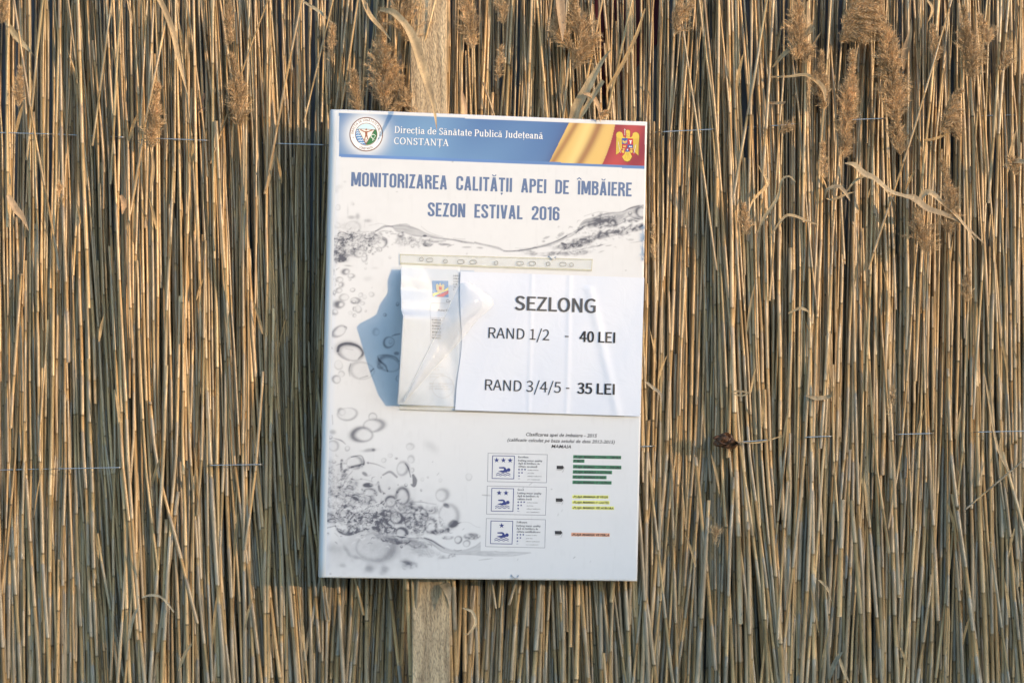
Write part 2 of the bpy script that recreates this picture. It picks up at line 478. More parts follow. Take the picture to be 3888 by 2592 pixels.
# ------------------------------------------------------------------ wires
def tube(name, pts, r, mat, parent, sides=6, cols=None):
    pts = np.asarray(pts, float); n = len(pts)
    T = np.gradient(pts, axis=0); T /= np.linalg.norm(T, axis=1)[:, None]
    up = np.array([0, 0, 1.0]) if abs(T[0][2]) < 0.8 else np.array([0, 1.0, 0])
    A = np.cross(T, up); A /= np.linalg.norm(A, axis=1)[:, None]
    B = np.cross(T, A)
    rr = np.broadcast_to(r, (n,)) if np.ndim(r) == 0 else np.asarray(r)
    th = np.arange(sides) / sides * 2 * math.pi
    V = pts[:, None] + rr[:, None, None] * (A[:, None] * np.cos(th)[None, :, None] + B[:, None] * np.sin(th)[None, :, None])
    i = np.arange(n - 1)[:, None] * sides; k = np.arange(sides)[None, :]; k2 = (k + 1) % sides
    F = np.stack([i + k, i + k2, i + sides + k2, i + sides + k], -1).reshape(-1, 4)
    c = None if cols is None else np.tile(cols, (n * sides, 1))
    return mesh_obj(name, V.reshape(-1, 3), F, mat, parent, c, smooth=True)

def wire(knots, vis):
    xs = np.arange(-60, 2420, 4.0)
    ys = np.interp(xs, [k[0] for k in knots], [k[1] for k in knots])
    d = np.full(len(xs), 0.018)
    for a_, b_ in vis:
        m = (xs > a_) & (xs < b_)
        d[m] = -0.064
    kern = np.ones(3) / 3
    d = np.convolve(np.pad(d, 1, mode='edge'), kern, 'valid')
    P = np.array([dp(x, y, q) for x, y, q in zip(xs, ys, d)])
    tube('wire', P, 0.0013, M_wire, fence)
wire([(-60, 302), (0, 305), (115, 308), (300, 316), (460, 322), (640, 330), (750, 333), (1110, 330), (1520, 303), (1640, 297), (1766, 290), (1935, 276), (2035, 272), (2420, 262)],
     [(-10, 118), (270, 292), (334, 484), (634, 752), (1518, 1642), (1766, 1832), (1930, 2036)])
wire([(-60, 1080), (132, 1076), (282, 1073), (480, 1068), (608, 1066), (1000, 1050), (1470, 1025), (1660, 1018), (1840, 1004), (1915, 1001), (2140, 995), (2240, 992), (2420, 988)],
     [(130, 283), (478, 608), (1470, 1502), (1640, 1772), (1845, 1916), (2058, 2142), (2240, 2420)])

# ------------------------------------------------------------------ dry leaves
def catmull(P, n=8):
    P = np.asarray(P, float); out = []
    Q = np.vstack([2 * P[0] - P[1], P, 2 * P[-1] - P[-2]])
    for i in range(1, len(Q) - 2):
        for t in np.linspace(0, 1, n, endpoint=False):
            a_, b_, c_, d_ = Q[i - 1], Q[i], Q[i + 1], Q[i + 2]
            out.append(0.5 * (2 * b_ + (c_ - a_) * t + (2 * a_ - 5 * b_ + 4 * c_ - d_) * t ** 2 + (3 * b_ - a_ - 3 * c_ + d_) * t ** 3))
    out.append(Q[-2]); return np.array(out)

def leaf(pts, wpx, col=(0.50, 0.39, 0.24), twist=(0.2, 0.6), y0=-0.07, y1=-0.09, prof=None):
    """pts in display px; wpx the widest visible width; depth runs y0 -> y1 along the blade"""
    P2 = catmull(pts, 7); n = len(P2); t = np.linspace(0, 1, n)
    dep = y0 + (y1 - y0) * t
    P = np.array([dp(x, y, d_) for (x, y), d_ in zip(P2, dep)])
    T = np.gradient(P, axis=0); T /= np.linalg.norm(T, axis=1)[:, None] + 1e-9
    out = np.array([0, -1.0, 0])
    A = np.cross(T, out); A /= np.linalg.norm(A, axis=1)[:, None] + 1e-9
    B = np.cross(A, T)
    ang = twist[0] + (twist[1] - twist[0]) * t
    W = A * np.cos(ang)[:, None] + B * np.sin(ang)[:, None]
    Nn = np.cross(T, W)
    wd = wpx * K * 0.000585 * 0.5
    pr = (np.sin(np.clip(t * 1.02 + 0.05, 0, 1) * math.pi) ** 0.6 if prof is None else np.interp(t, np.linspace(0, 1, len(prof)), prof))
    hw = np.maximum(wd * pr, 0.0003)
    V = np.stack([P - W * hw[:, None], P - W * hw[:, None] * 0.45 + Nn * hw[:, None] * 0.22, P + Nn * hw[:, None] * 0.30,
                  P + W * hw[:, None] * 0.45 + Nn * hw[:, None] * 0.22, P + W * hw[:, None]], 1)
    i = np.arange(n - 1)[:, None] * 5; k = np.arange(4)[None, :]
    F = np.stack([i + k, i + k + 1, i + 6 + k, i + 5 + k], -1).reshape(-1, 4)
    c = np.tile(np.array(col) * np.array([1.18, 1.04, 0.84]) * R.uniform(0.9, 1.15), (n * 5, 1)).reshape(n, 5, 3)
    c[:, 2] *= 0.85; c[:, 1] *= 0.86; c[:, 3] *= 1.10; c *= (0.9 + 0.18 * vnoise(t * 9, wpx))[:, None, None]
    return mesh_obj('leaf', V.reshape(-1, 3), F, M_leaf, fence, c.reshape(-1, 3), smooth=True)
TAPER = [0.5, 0.9, 1, 1, 0.85, 0.6, 0.3, 0.05]
WIDE = [0.3, 0.8, 1, 1, 1, 0.9, 0.6, 0.1]
leaf([(872, 22), (905, 30), (938, 66), (958, 110), (975, 170), (992, 225), (999, 262), (1003, 298)], 21, y0=-0.10, y1=-0.265, prof=[.35, .7, .75, 1, 1, .8, .5, .3, .05], twist=(0.0, 0.5))
leaf([(830, -10), (850, 35), (880, 70), (899, 94)], 11, y0=-0.09, y1=-0.12, prof=TAPER)
leaf([(345, -30), (372, 10), (396, 70), (409, 130), (421, 180), (434, 228)], 13, y0=-0.09, y1=-0.12, prof=TAPER)
leaf([(10, 45), (38, 85), (80, 130)], 15, (0.36, 0.33, 0.24), y0=-0.06, y1=-0.05)
leaf([(18, 448), (35, 478), (52, 500), (66, 530)], 17, (0.52, 0.40, 0.27), y0=-0.07, y1=-0.085, prof=TAPER)
leaf([(690, 0), (735, 28), (770, 60)], 8, (0.33, 0.31, 0.24), y0=-0.07, y1=-0.07)
leaf([(1285, -20), (1290, 40), (1292, 95)], 22, (0.46, 0.35, 0.24), y0=-0.10, y1=-0.11, prof=[1, 1, .9, .6, .1])
leaf([(1060, 205), (1066, 240), (1068, 272)], 13, (0.5, 0.36, 0.24), y0=-0.09, y1=-0.09, prof=[.1, .9, 1, 1])
leaf([(1315, 282), (1325, 245), (1352, 195), (1380, 145), (1402, 115)], 24, (0.52, 0.41, 0.27), y0=-0.07, y1=-0.12, prof=[.8, 1, .9, .5, .1])
leaf([(1328, 280), (1350, 240), (1385, 185)], 14, (0.50, 0.40, 0.26), y0=-0.08, y1=-0.11, prof=[.3, .8, 1, .9])
leaf([(1340, 215), (1362, 222), (1376, 250), (1380, 285)], 11, (0.42, 0.3, 0.19), y0=-0.10, y1=-0.09)
leaf([(1482, 20), (1458, 90), (1420, 165), (1398, 200), (1392, 235)], 9, (0.50, 0.38, 0.22), y0=-0.11, y1=-0.09)
leaf([(1775, 155), (1800, 125), (1840, 90), (1868, 60)], 16, (0.47, 0.37, 0.23), y0=-0.06, y1=-0.10, prof=[.2, .6, .8, 1, 1])
leaf([(1848, 145), (1868, 105), (1888, 70)], 6, y0=-0.07, y1=-0.08)
leaf([(1767, 177), (1810, 176), (1850, 172), (1876, 186), (1892, 206), (1896, 235)], 12, (0.55, 0.42, 0.25), y0=-0.06, y1=-0.12, prof=[.6, .6, .8, 1, 1, .1], twist=(0.9, 0.1))
leaf([(1763, 237), (1790, 237), (1803, 236)], 8, (0.58, 0.40, 0.24), y0=-0.06, y1=-0.09, prof=[.7, .9, 1, 1])
leaf([(2075, 160), (2078, 125), (2090, 80), (2094, 45)], 16, (0.5, 0.38, 0.25), y0=-0.08, y1=-0.09, prof=[.3, 1, 1, .5, .1])
leaf([(2056, 300), (2070, 230), (2085, 205)], 6, y0=-0.07, y1=-0.08)
leaf([(2130, 0), (2142, 22), (2130, 55)], 8, y0=-0.08, y1=-0.09)
leaf([(1940, 375), (1962, 378), (1985, 398), (2010, 410), (2048, 440), (2100, 455)], 15, (0.44, 0.37, 0.26), y0=-0.09, y1=-0.11, prof=[.1, .8, 1, .9, .7, .5])
leaf([(1945, 440), (1965, 415), (1995, 402), (2015, 412), (2045, 450), (2060, 470)], 7, (0.45, 0.37, 0.24), y0=-0.07, y1=-0.09)
leaf([(1895, 455), (1900, 435), (1925, 428), (1940, 440), (1953, 462)], 11, (0.50, 0.40, 0.27), y0=-0.08, y1=-0.11, twist=(1.0, .2), prof=[.3, .8, 1, .9, .1])
leaf([(1898, 456), (1915, 458), (1945, 446), (1965, 440)], 6, (0.42, 0.33, 0.2), y0=-0.08, y1=-0.08)
leaf([(2075, 450), (2100, 455), (2130, 478), (2170, 492), (2210, 512), (2240, 540), (2262, 560)], 17, (0.46, 0.38, 0.27), y0=-0.09, y1=-0.10, prof=[.3, 1, .9, .7, .4, .3, .1])
leaf([(2108, 470), (2122, 444), (2140, 443), (2165, 465), (2195, 492), (2225, 530), (2242, 560)], 14, (0.50, 0.40, 0.27), y0=-0.07, y1=-0.11, prof=[.3, 1, 1, .8, .6, .4, .1])
leaf([(1740, 535), (1755, 500), (1785, 455), (1795, 415), (1812, 405), (1828, 418)], 8, (0.47, 0.4, 0.27), y0=-0.07, y1=-0.09, prof=[.4, 1, .9, .7, .6, .3])
leaf([(1768, 545), (1800, 500), (1822, 495), (1860, 510), (1885, 518)], 7, (0.47, 0.38, 0.24), y0=-0.08, y1=-0.08)
leaf([(1742, 380), (1760, 410), (1762, 425), (1730, 460), (1720, 490)], 8, y0=-0.06, y1=-0.08)
leaf([(2302, 385), (2325, 370), (2360, 372)], 12, (0.52, 0.43, 0.30), y0=-0.07, y1=-0.11, twist=(.8, .3), prof=[.1, .8, 1, 1])
leaf([(2123, 322), (2150, 318), (2190, 302)], 7, (0.58, 0.39, 0.18), y0=-0.08, y1=-0.09)
leaf([(2287, 162), (2296, 158), (2306, 168)], 5, y0=-0.08, y1=-0.09)
leaf([(1810, 720), (1835, 708), (1852, 712), (1862, 722)], 7, y0=-0.07, y1=-0.09)
leaf([(1680, 900), (1700, 898), (1727, 903)], 5, (.5, .39, .24), y0=-0.07, y1=-0.08)
leaf([(1682, 904), (1705, 908), (1726, 900)], 4, (.5, .39, .24), y0=-0.07, y1=-0.09)
leaf([(1850, 908), (1875, 914), (1905, 910), (1912, 898)], 10, (.55, .42, .27), y0=-0.06, y1=-0.09, prof=[.2, 1, 1, .2])
leaf([(1878, 880), (1880, 915), (1878, 950)], 4, (.5, .35, .2), y0=-0.07, y1=-0.07)
leaf([(1482, 875), (1500, 890), (1517, 905), (1518, 932)], 8, (0.45, 0.39, 0.3), y0=-0.06, y1=-0.08)
leaf([(1800, 1000), (1740, 1016), (1685, 1013)], 4, (0.52, 0.42, 0.27), y0=-0.075, y1=-0.085)
leaf([(325, 1372), (345, 1366), (372, 1372), (400, 1405)], 6, (0.4, 0.37, 0.29), y0=-0.07, y1=-0.08, prof=[.3, 1, .8, .6])
leaf([(295, 1470), (305, 1420), (322, 1385)], 9, (0.4, 0.36, 0.28), y0=-0.065, y1=-0.07)
leaf([(1062, 1395), (1085, 1405), (1092, 1430), (1075, 1455), (1060, 1450)], 7, (0.5, 0.42, 0.3), y0=-0.10, y1=-0.12)
leaf([(1020, 1338), (1028, 1355), (1034, 1392)], 22, (0.42, 0.37, 0.29), y0=-0.10, y1=-0.12, prof=[1, 1, .9, .5, .05])
leaf([(1880, 1330), (1900, 1350), (1912, 1385)], 7, y0=-0.07, y1=-0.08)
leaf([(1905, 1560), (1918, 1520), (1940, 1490)], 11, (.30, .30, .25), y0=-0.07, y1=-0.08)
leaf([(1925, 1500), (1938, 1540), (1955, 1575)], 8, y0=-0.07, y1=-0.08)
leaf([(2262, 860), (2285, 1000), (2305, 1060), (2330, 1100)], 7, (.48, .38, .24), y0=-0.06, y1=-0.08)
leaf([(410, 1540), (425, 1500), (446, 1470)], 8, y0=-0.07, y1=-0.07)
leaf([(470, 215), (460, 245), (466, 250), (452, 262)], 10, (.34, .22, .15), y0=-0.05, y1=-0.06)
leaf([(345, 330), (352, 380), (346, 440)], 9, (.5, .38, .22), y0=-0.08, y1=-0.085, prof=[.3, .5, .8, 1, .3])
leaf([(277, 448), (284, 465), (281, 492)], 13, (.36, .25, .15), y0=-0.08, y1=-0.085, prof=[.5, 1, 1, .2])
leaf([(292, 0), (300, 30), (304, 60)], 6, y0=-0.09, y1=-0.1)
for q in range(84):   # small stray bits of leaf caught in the fence
    x = R.uniform(1500, 2352) if q % 3 else R.uniform(0, 730)
    y = R.uniform(120, 1540); l = R.uniform(40, 130); dx = R.uniform(-26, 26)
    leaf([(x, y), (x + dx * .4, y - l * .5), (x + dx, y - l)], R.uniform(3, 8), y0=-0.055, y1=-R.uniform(0.06, 0.105), twist=(R.uniform(-1, 1), R.uniform(-1, 1)))

# ------------------------------------------------------------------ feathery seed heads
def plume(pts, wpx, dens=1.0, side=0.0, col=(0.40, 0.29, 0.17), y0=-0.075, droop=0.5):
    """pts: axis in display px from stalk to tip; wpx: width of the head; side: which way it sweeps"""
    P2 = catmull(pts, 8); n = len(P2)
    P = np.array([dp(x, y, y0) for x, y in P2])
    seg = np.linalg.norm(np.diff(P, axis=0), axis=1); cum = np.r_[0, np.cumsum(seg)]; Ltot = cum[-1]
    hw = wpx * K * 0.000585 * 0.5
    nb = int(Ltot / 0.00065 * dens); V, F, C = [], [], []
    cc = np.array(col)
    def pos(s):
        return np.array([np.interp(s, cum, P[:, k]) for k in range(3)])
    prr = np.random.default_rng(int(pts[0][0] * 7 + pts[0][1]))
    def diamond(p, d, l, w_, c):
        q = prr.normal(size=3); a_ = np.cross(d, q); a_ /= np.linalg.norm(a_) + 1e-9
        b = len(V)
        V.extend([p, p + d * l * 0.4 + a_ * w_, p + d * l, p + d * l * 0.4 - a_ * w_]); F.append((b, b + 1, b + 2, b + 3))
        C.extend([c * 0.8, c, c * 1.25, c])
    for i in range(nb):
        s = Ltot * prr.uniform(0, 1) ** 0.9
        t = s / Ltot
        env = (math.sin(min(t * 1.25 + 0.12, 1) * math.pi) * 0.75 + 0.35) * (1 - t) ** 0.25
        p0 = pos(s); ds = pos(min(s + 0.004, Ltot)) - pos(max(s - 0.004, 0)); ds /= np.linalg.norm(ds) + 1e-9
        th = prr.uniform(0, 2 * math.pi)
        lat = np.array([math.cos(th), math.sin(th) * 0.55, 0]); lat[0] += side * 1.1
        bl = hw * env * prr.uniform(0.9, 1.9)
        d = ds * prr.uniform(0.7, 1.3) + lat * prr.uniform(0.3, 0.9)
        d /= np.linalg.norm(d)
        m = max(3, int(bl / 0.0032)); q = p0.copy()
        cb = cc * prr.uniform(0.65, 1.35)
        for k in range(m):
            q = q + d * (bl / m)
            d = d + np.array([side * 0.10, 0, -droop * 0.10]) + prr.normal(0, 0.06, 3); d /= np.linalg.norm(d)
            for _ in range(4):
                dd = d + prr.normal(0, 0.42, 3); dd /= np.linalg.norm(dd)
                diamond(q + prr.normal(0, 0.0012, 3), dd, prr.uniform(0.006, 0.013), prr.uniform(0.0003, 0.0007), cb * prr.uniform(0.7, 1.4))
    # stalk
    return mesh_obj('seed_head', V, np.array(F), M_plume, fence, np.array(C))
PL = [
    ([(548, 298), (545, 240), (540, 180), (530, 130)], 40, 1.2, 0.15), ([(345, 345), (352, 290), (358, 230), (360, 195)], 30, 1.2, 0.1),
    ([(42, 250), (44, 200), (46, 160)], 22, .8, 0), ([(5, 60), (5, 20), (-5, -20)], 26, 1, 0), ([(527, 110), (527, 50), (525, -10)], 20, .9, 0),
    ([(262, 0), (270, -30), (275, -60)], 20, .8, .3), ([(822, 262), (818, 215), (812, 165)], 34, .9, -.1), ([(760, 150), (762, 100), (765, 60)], 20, .6, 0),
    ([(885, 262), (880, 200), (872, 110), (880, 40)], 60, .9, .1), ([(940, 100), (925, 50), (915, -10)], 80, 1.0, .3), ([(865, 60), (875, 30), (900, 22)], 20, .6, .3),
    ([(960, 265), (930, 240), (890, 262)], 26, .5, 0), ([(940, 250), (920, 200), (900, 150)], 30, .6, .0), ([(1085, 120), (1078, 60), (1070, 0), (1066, -40)], 40, .8, -.1),
    ([(1140, 190), (1148, 150), (1150, 110)], 14, .5, 0), ([(1318, 160), (1335, 100), (1320, 30), (1310, -30)], 50, 1, .2), ([(1320, 150), (1345, 110), (1372, 80)], 18, 1, .3),
    ([(1315, 120), (1290, 80), (1280, 20)], 40, .8, -.1), ([(1370, 280), (1385, 262), (1395, 258)], 14, .8, .2), ([(1160, 60), (1150, 10), (1150, -30)], 30, .6, 0),
    ([(1548, 85), (1552, 40), (1560, 0)], 44, .9, .5), ([(1555, 30), (1575, 18), (1590, 5)], 20, .9, .3), ([(1830, 145), (1834, 80), (1832, 0), (1830, -40)], 40, .9, -.1),
    ([(1845, 150), (1850, 125), (1845, 95)], 30, .9, .2), ([(1868, 225), (1872, 200), (1870, 170)], 20, .8, 0), ([(1925, 100), (1940, 60), (1950, 0), (1955, -40)], 90, 2.0, .9),
    ([(1960, 80), (1985, 60), (2010, 60)], 50, 1.6, .3), ([(1930, 60), (1960, 20), (2000, -10)], 70, 1.6, .5), ([(2060, 290), (2052, 200), (2040, 110), (2020, 20), (2010, -30)], 50, 1.6, 0),
    ([(2066, 360), (2062, 310), (2055, 260)], 34, 1.1, 0), ([(1938, 320), (1948, 240), (1955, 170), (1956, 120)], 36, 1.1, .0), ([(1938, 370), (1942, 330), (1946, 290)], 26, .9, .2),
    ([(1895, 260), (1888, 200), (1886, 120)], 22, .8, 0), ([(1898, 420), (1893, 380), (1890, 330)], 14, .5, 0), ([(2232, 190), (2228, 140), (2218, 80), (2212, 20)], 46, 1.1, .2),
    ([(2270, 110), (2262, 70), (2250, 40)], 36, .7, .2), ([(2160, 310), (2170, 265), (2188, 225), (2205, 208)], 44, 1.3, .6), ([(2205, 330), (2196, 290), (2190, 260)], 24, .8, 0),
    ([(2175, 545), (2182, 490), (2176, 420), (2165, 375)], 34, .9, .1), ([(1712, 545), (1710, 510), (1706, 470)], 24, .9, 0), ([(2130, 590), (2120, 560), (2110, 520), (2108, 480)], 50, .6, .2),
    ([(2330, 410), (2328, 380), (2318, 365)], 30, .9, .2), ([(1790, 310), (1800, 295), (1815, 290)], 26, .7, .4), ([(2225, 700), (2222, 660), (2222, 620)], 18, .7, 0),
    ([(1645, 1262), (1644, 1235), (1648, 1208)], 30, .35, .2), ([(2045, 960), (2048, 930), (2050, 890)], 14, .3, 0), ([(2150, 160), (2148, 110), (2140, 60)], 24, .5, 0),
    ([(2300, 170), (2312, 140), (2318, 100)], 28, .5, 0), ([(1500, 600), (1502, 560), (1500, 520)], 10, .3, 0), ([(140, 480), (138, 450), (136, 420)], 12, .4, 0),
]
for pts, wp, de, sd_ in PL:
    plume(pts, wp * 1.15, de * 0.9, sd_, col=np.array((0.62, 0.43, 0.235)) * R.uniform(.85, 1.1), y0=-0.088)

# ------------------------------------------------------------------ crumpled brown leaf caught on the lower wire
def withered():
    V, F, C = [], [], []
    n, k = 26, 9
    for i in range(n):
        t = i / (n - 1)
        for j in range(k):
            s = j / (k - 1) - 0.5
            x = 1640 + t * 62 - 4 * math.sin(j * 2.1)
            hwid = 17 * (math.sin(min(t * 1.1 + .08, 1) * math.pi) ** .7) + 2
            y = 1013 + s * 2 * hwid + 3 * math.sin(t * 9 + j) + (7 * t - 3)
            dep = -0.075 - 0.012 * math.cos(s * 4.5) + 0.006 * math.sin(t * 17 + s * 7) + 0.004 * math.sin(s * 21 + t * 5)
            V.append(dp(x, y, dep))
            C.append(np.array((0.13, 0.065, 0.035)) * (0.7 + 0.6 * ((i * 7 + j * 5) % 5) / 5) if t < .85 else np.array((0.4, .3, .2)))
    for i in range(n - 1):
        for j in range(k - 1):
            F.append((i * k + j, i * k + j + 1, (i + 1) * k + j + 1, (i + 1) * k + j))
    o = mesh_obj('withered_leaf', V, F, M_leaf, None, np.array(C))
    tag(o, 'crumpled dark brown leaf caught on the lower wire right of the board', 'dead leaf')
withered()
# ------------------------------------------------------------------ notice board
BW, BH = 0.70, 1.0149
BM = Matrix.Translation((-0.0579, -0.125, 1.48794)) @ Euler((-0.01552, 0.02554, 0.14363), 'XYZ').to_matrix().to_4x4()
BMI = BM.inverted()
board = empty('notice_board')
board.matrix_world = BM
tag(board, 'white printed bathing water notice board with blue banner fixed on the reed fence', 'notice board')
_b3 = np.array(BM.to_3x3()); _bo = np.array(BM.translation)
_n = _b3 @ np.array([0, -1.0, 0])
def uv(px, py, lift=0.0):
    """photograph pixel -> (u right, v up) metres on the board's front plane"""
    d = np.array([(px - 1944) / FPX, 1.0, -(py - 1296) / FPX])
    c = np.array(CAM)
    o = _bo + _n * lift
    t = np.dot(o - c, _n) / np.dot(d, _n)
    q = _b3.T @ (c + d * t - _bo)
    return q[0], q[2]
def Z(x0, y0, s):
    return lambda x, y: (x0 + x / s, y0 + y / s)
ZA = Z(1200, 380, 1.8092); Zb = Z(1230, 400, 5.0043); Z2 = Z(2050, 420, 5.4698); Z3 = Z(1240, 650, 3.4839); Z4 = Z(1800, 700, 3.5636)
Z5 = Z(1220, 950, 3.1353); Z6 = Z(1500, 950, 2.49); Z7 = Z(1210, 1550, 2.34); Z8 = Z(1500, 1650, 3.1361); ZC = Z(1820, 1600, 2.529); ZP = Z(1220, 900, 1.8968)

M_white = flat_mat('white_board', (0.63, 0.63, 0.63), 0.38, 0.35)
def panel():
    th = 0.045
    ks = 7
    rL, rO = 0.014, 0.0045
    rings = []
    for k in range(ks):
        a = k / (ks - 1) * math.pi / 2
        iL, iO = rL * (1 - math.sin(a)), rO * (1 - math.sin(a))
        dL, dO = -rL * (1 - math.cos(a)) , -rO * (1 - math.cos(a))
        # k=0: outer side; k=last: front plane
        yL, yO = rL * (1 - math.sin(a)) , rO * (1 - math.sin(a))
        iL, iO = rL * (1 - math.cos(a)), rO * (1 - math.cos(a))
        m = 24
        top = [(-BW / 2 + iL + (BW - iL - iO) * i / m, BH / 2 - iO) for i in range(m + 1)]
        ring = []
        for i, (x, z) in enumerate(top):
            f = max(0.0, 1 - (x + BW / 2) / 0.02); ring.append((x, yO + (yL - yO) * f, z))
        for i in range(1, m):
            z = BH / 2 - iO - (BH - 2 * iO) * i / m; ring.append((BW / 2 - iO, yO, z))
        for i in range(m + 1):
            x = BW / 2 - iO - (BW - iL - iO) * i / m; f = max(0.0, 1 - (x + BW / 2) / 0.02)
            ring.append((x, yO + (yL - yO) * f, -BH / 2 + iO))
        for i in range(1, m):
            z = -BH / 2 + iO + (BH - 2 * iO) * i / m; ring.append((-BW / 2 + iL, yL, z))
        rings.append(ring)
    n = len(rings[0])
    back = [(x, th, z) for x, y, z in rings[0]]
    allr = [back] + rings
    V = [p for r in allr for p in r]; F = []
    for k in range(len(allr) - 1):
        for i in range(n):
            j = (i + 1) % n
            F.append((k * n + i, k * n + j, (k + 1) * n + j, (k + 1) * n + i))
    F.append(tuple((len(allr) - 1) * n + i for i in range(n)))
    F.append(tuple(range(n - 1, -1, -1)))
    o = mesh_obj('panel', V, F, M_white, board)
    for i, p in enumerate(o.data.polygons): p.use_smooth = i < n * ks and i >= n
    return o
panel()

# --- the print: darkness of the water picture, drawn over the photograph's pixel grid
GX0, GY0, GS = 1200.0, 390.0, 1.5
GW, GH = int((2480 - GX0) / GS), int((2230 - GY0) / GS)
DK = np.zeros((GH, GW), dtype=np.float32)
yy, xx = np.mgrid[0:GH, 0:GW].astype(np.float32)
PXX, PYY = GX0 + xx * GS, GY0 + yy * GS
def n2(x, y, seed):
    xi = np.floor(x).astype(int); yi = np.floor(y).astype(int); fx = x - xi; fy = y - yi
    fx = fx * fx * (3 - 2 * fx); fy = fy * fy * (3 - 2 * fy)
    h = lambda a_, b_: np.modf(np.abs(np.sin(a_ * 127.1 + b_ * 311.7 + seed * 74.7) * 43758.5453))[0]
    return (h(xi, yi) * (1 - fx) + h(xi + 1, yi) * fx) * (1 - fy) + (h(xi, yi + 1) * (1 - fx) + h(xi + 1, yi + 1) * fx) * fy
def box(cx, cy, rad):
    x0 = max(0, int((cx - rad - GX0) / GS)); x1 = min(GW, int((cx + rad - GX0) / GS) + 2)
    y0 = max(0, int((cy - rad - GY0) / GS)); y1 = min(GH, int((cy + rad - GY0) / GS) + 2)
    return slice(y0, y1), slice(x0, x1)
def ring(z, x, y, rx, ry, dark=0.5, th=2.0, ang=0.0, side=0.0, rot=0.0, wob=0.05, fill=0.04):
    """a bubble: rim of thickness th px, darker towards direction `side` (degrees, 0 = right, 90 = down)"""
    cx, cy = z(x, y); s = 1 / (z(1, 0)[0] - z(0, 0)[0]); rx, ry = rx / s, ry / s
    sl = box(cx, cy, max(rx, ry) * 1.2 + 8)
    X, Y = PXX[sl] - cx, PYY[sl] - cy
    c_, s_ = math.cos(math.radians(rot)), math.sin(math.radians(rot))
    U, V = X * c_ + Y * s_, -X * s_ + Y * c_
    a = np.arctan2(V / ry, U / rx); r = np.hypot(U / rx, V / ry)
    r = r * (1 + wob * np.sin(2 * a + cx) + wob * 0.5 * np.sin(3 * a + cy))
    d = (r - 1) * (rx + ry) / 2
    a2 = np.arctan2(Y, X)
    lobe = 0.5 + 0.5 * np.cos(a2 - math.radians(ang))
    t = th * (1 + side * lobe * 2.5)
    rim = np.exp(-((d + t * 0.6) / t) ** 2) * (0.45 + 0.55 * lobe if side else 0.8)
    hl = np.exp(-((d - 1.6) / 1.6) ** 2) * 0.6
    ins = (d < 0) * fill * (0.5 + n2(X * .18 + 50, Y * .18 + 50, 3))
    DK[sl] = np.clip(DK[sl] * (1 - 0.65 * (d < 0)) + dark * rim + ins - hl * DK[sl] * 0.8, 0, 0.95)
def blob(z, x, y, rx, ry, dark=0.3, rot=0.0, tex=0.0, soft=1.0, scale=0.08, seed=1):
    cx, cy = z(x, y); s = 1 / (z(1, 0)[0] - z(0, 0)[0]); rx, ry = rx / s, ry / s
    sl = box(cx, cy, max(rx, ry) * 1.9 + 6)
    X, Y = PXX[sl] - cx, PYY[sl] - cy
    c_, s_ = math.cos(math.radians(rot)), math.sin(math.radians(rot))
    U, V = X * c_ + Y * s_, -X * s_ + Y * c_
    wv = (n2(X * .06 + 9 + cx, Y * .06 + 9 + cy, seed) - .5) * 0.8
    r = np.hypot(U / rx, V / ry) + wv * (1 if tex else .4)
    m = 1 / (1 + np.exp((r - 1) * 9 / soft))
    if tex:
        scale = scale * .55
        wx = n2(U * scale * .5 + 31, V * scale * .5 + 17, seed + 5) * 2.6
        q = np.abs(n2(U * scale + wx + 3, V * scale * 1.8 + wx * 1.3, seed) - 0.5) * 2
        q2 = np.abs(n2(U * scale * 2.1 + wx * 2, V * scale * 3.0 + 7, seed + 2) - 0.5) * 2
        t = np.clip(1.15 - 1.7 * q, 0, 1) * .62 + np.clip(1 - 2.2 * q2, 0, 1) * .3
        m = m * (1 - tex + tex * t * 1.35)
    DK[sl] = np.clip(DK[sl] + dark * m, 0, 0.95)
def cr(P, n=14):
    P = np.asarray(P, float); Q = np.vstack([2 * P[0] - P[1], P, 2 * P[-1] - P[-2]]); out = []
    for i in range(1, len(Q) - 2):
        for t in np.linspace(0, 1, n, endpoint=False):
            a_, b_, c_, d_ = Q[i - 1], Q[i], Q[i + 1], Q[i + 2]
            out.append(0.5 * (2 * b_ + (c_ - a_) * t + (2 * a_ - 5 * b_ + 4 * c_ - d_) * t ** 2 + (3 * b_ - a_ - 3 * c_ + d_) * t ** 3))
    out.append(Q[-2]); return np.array(out)
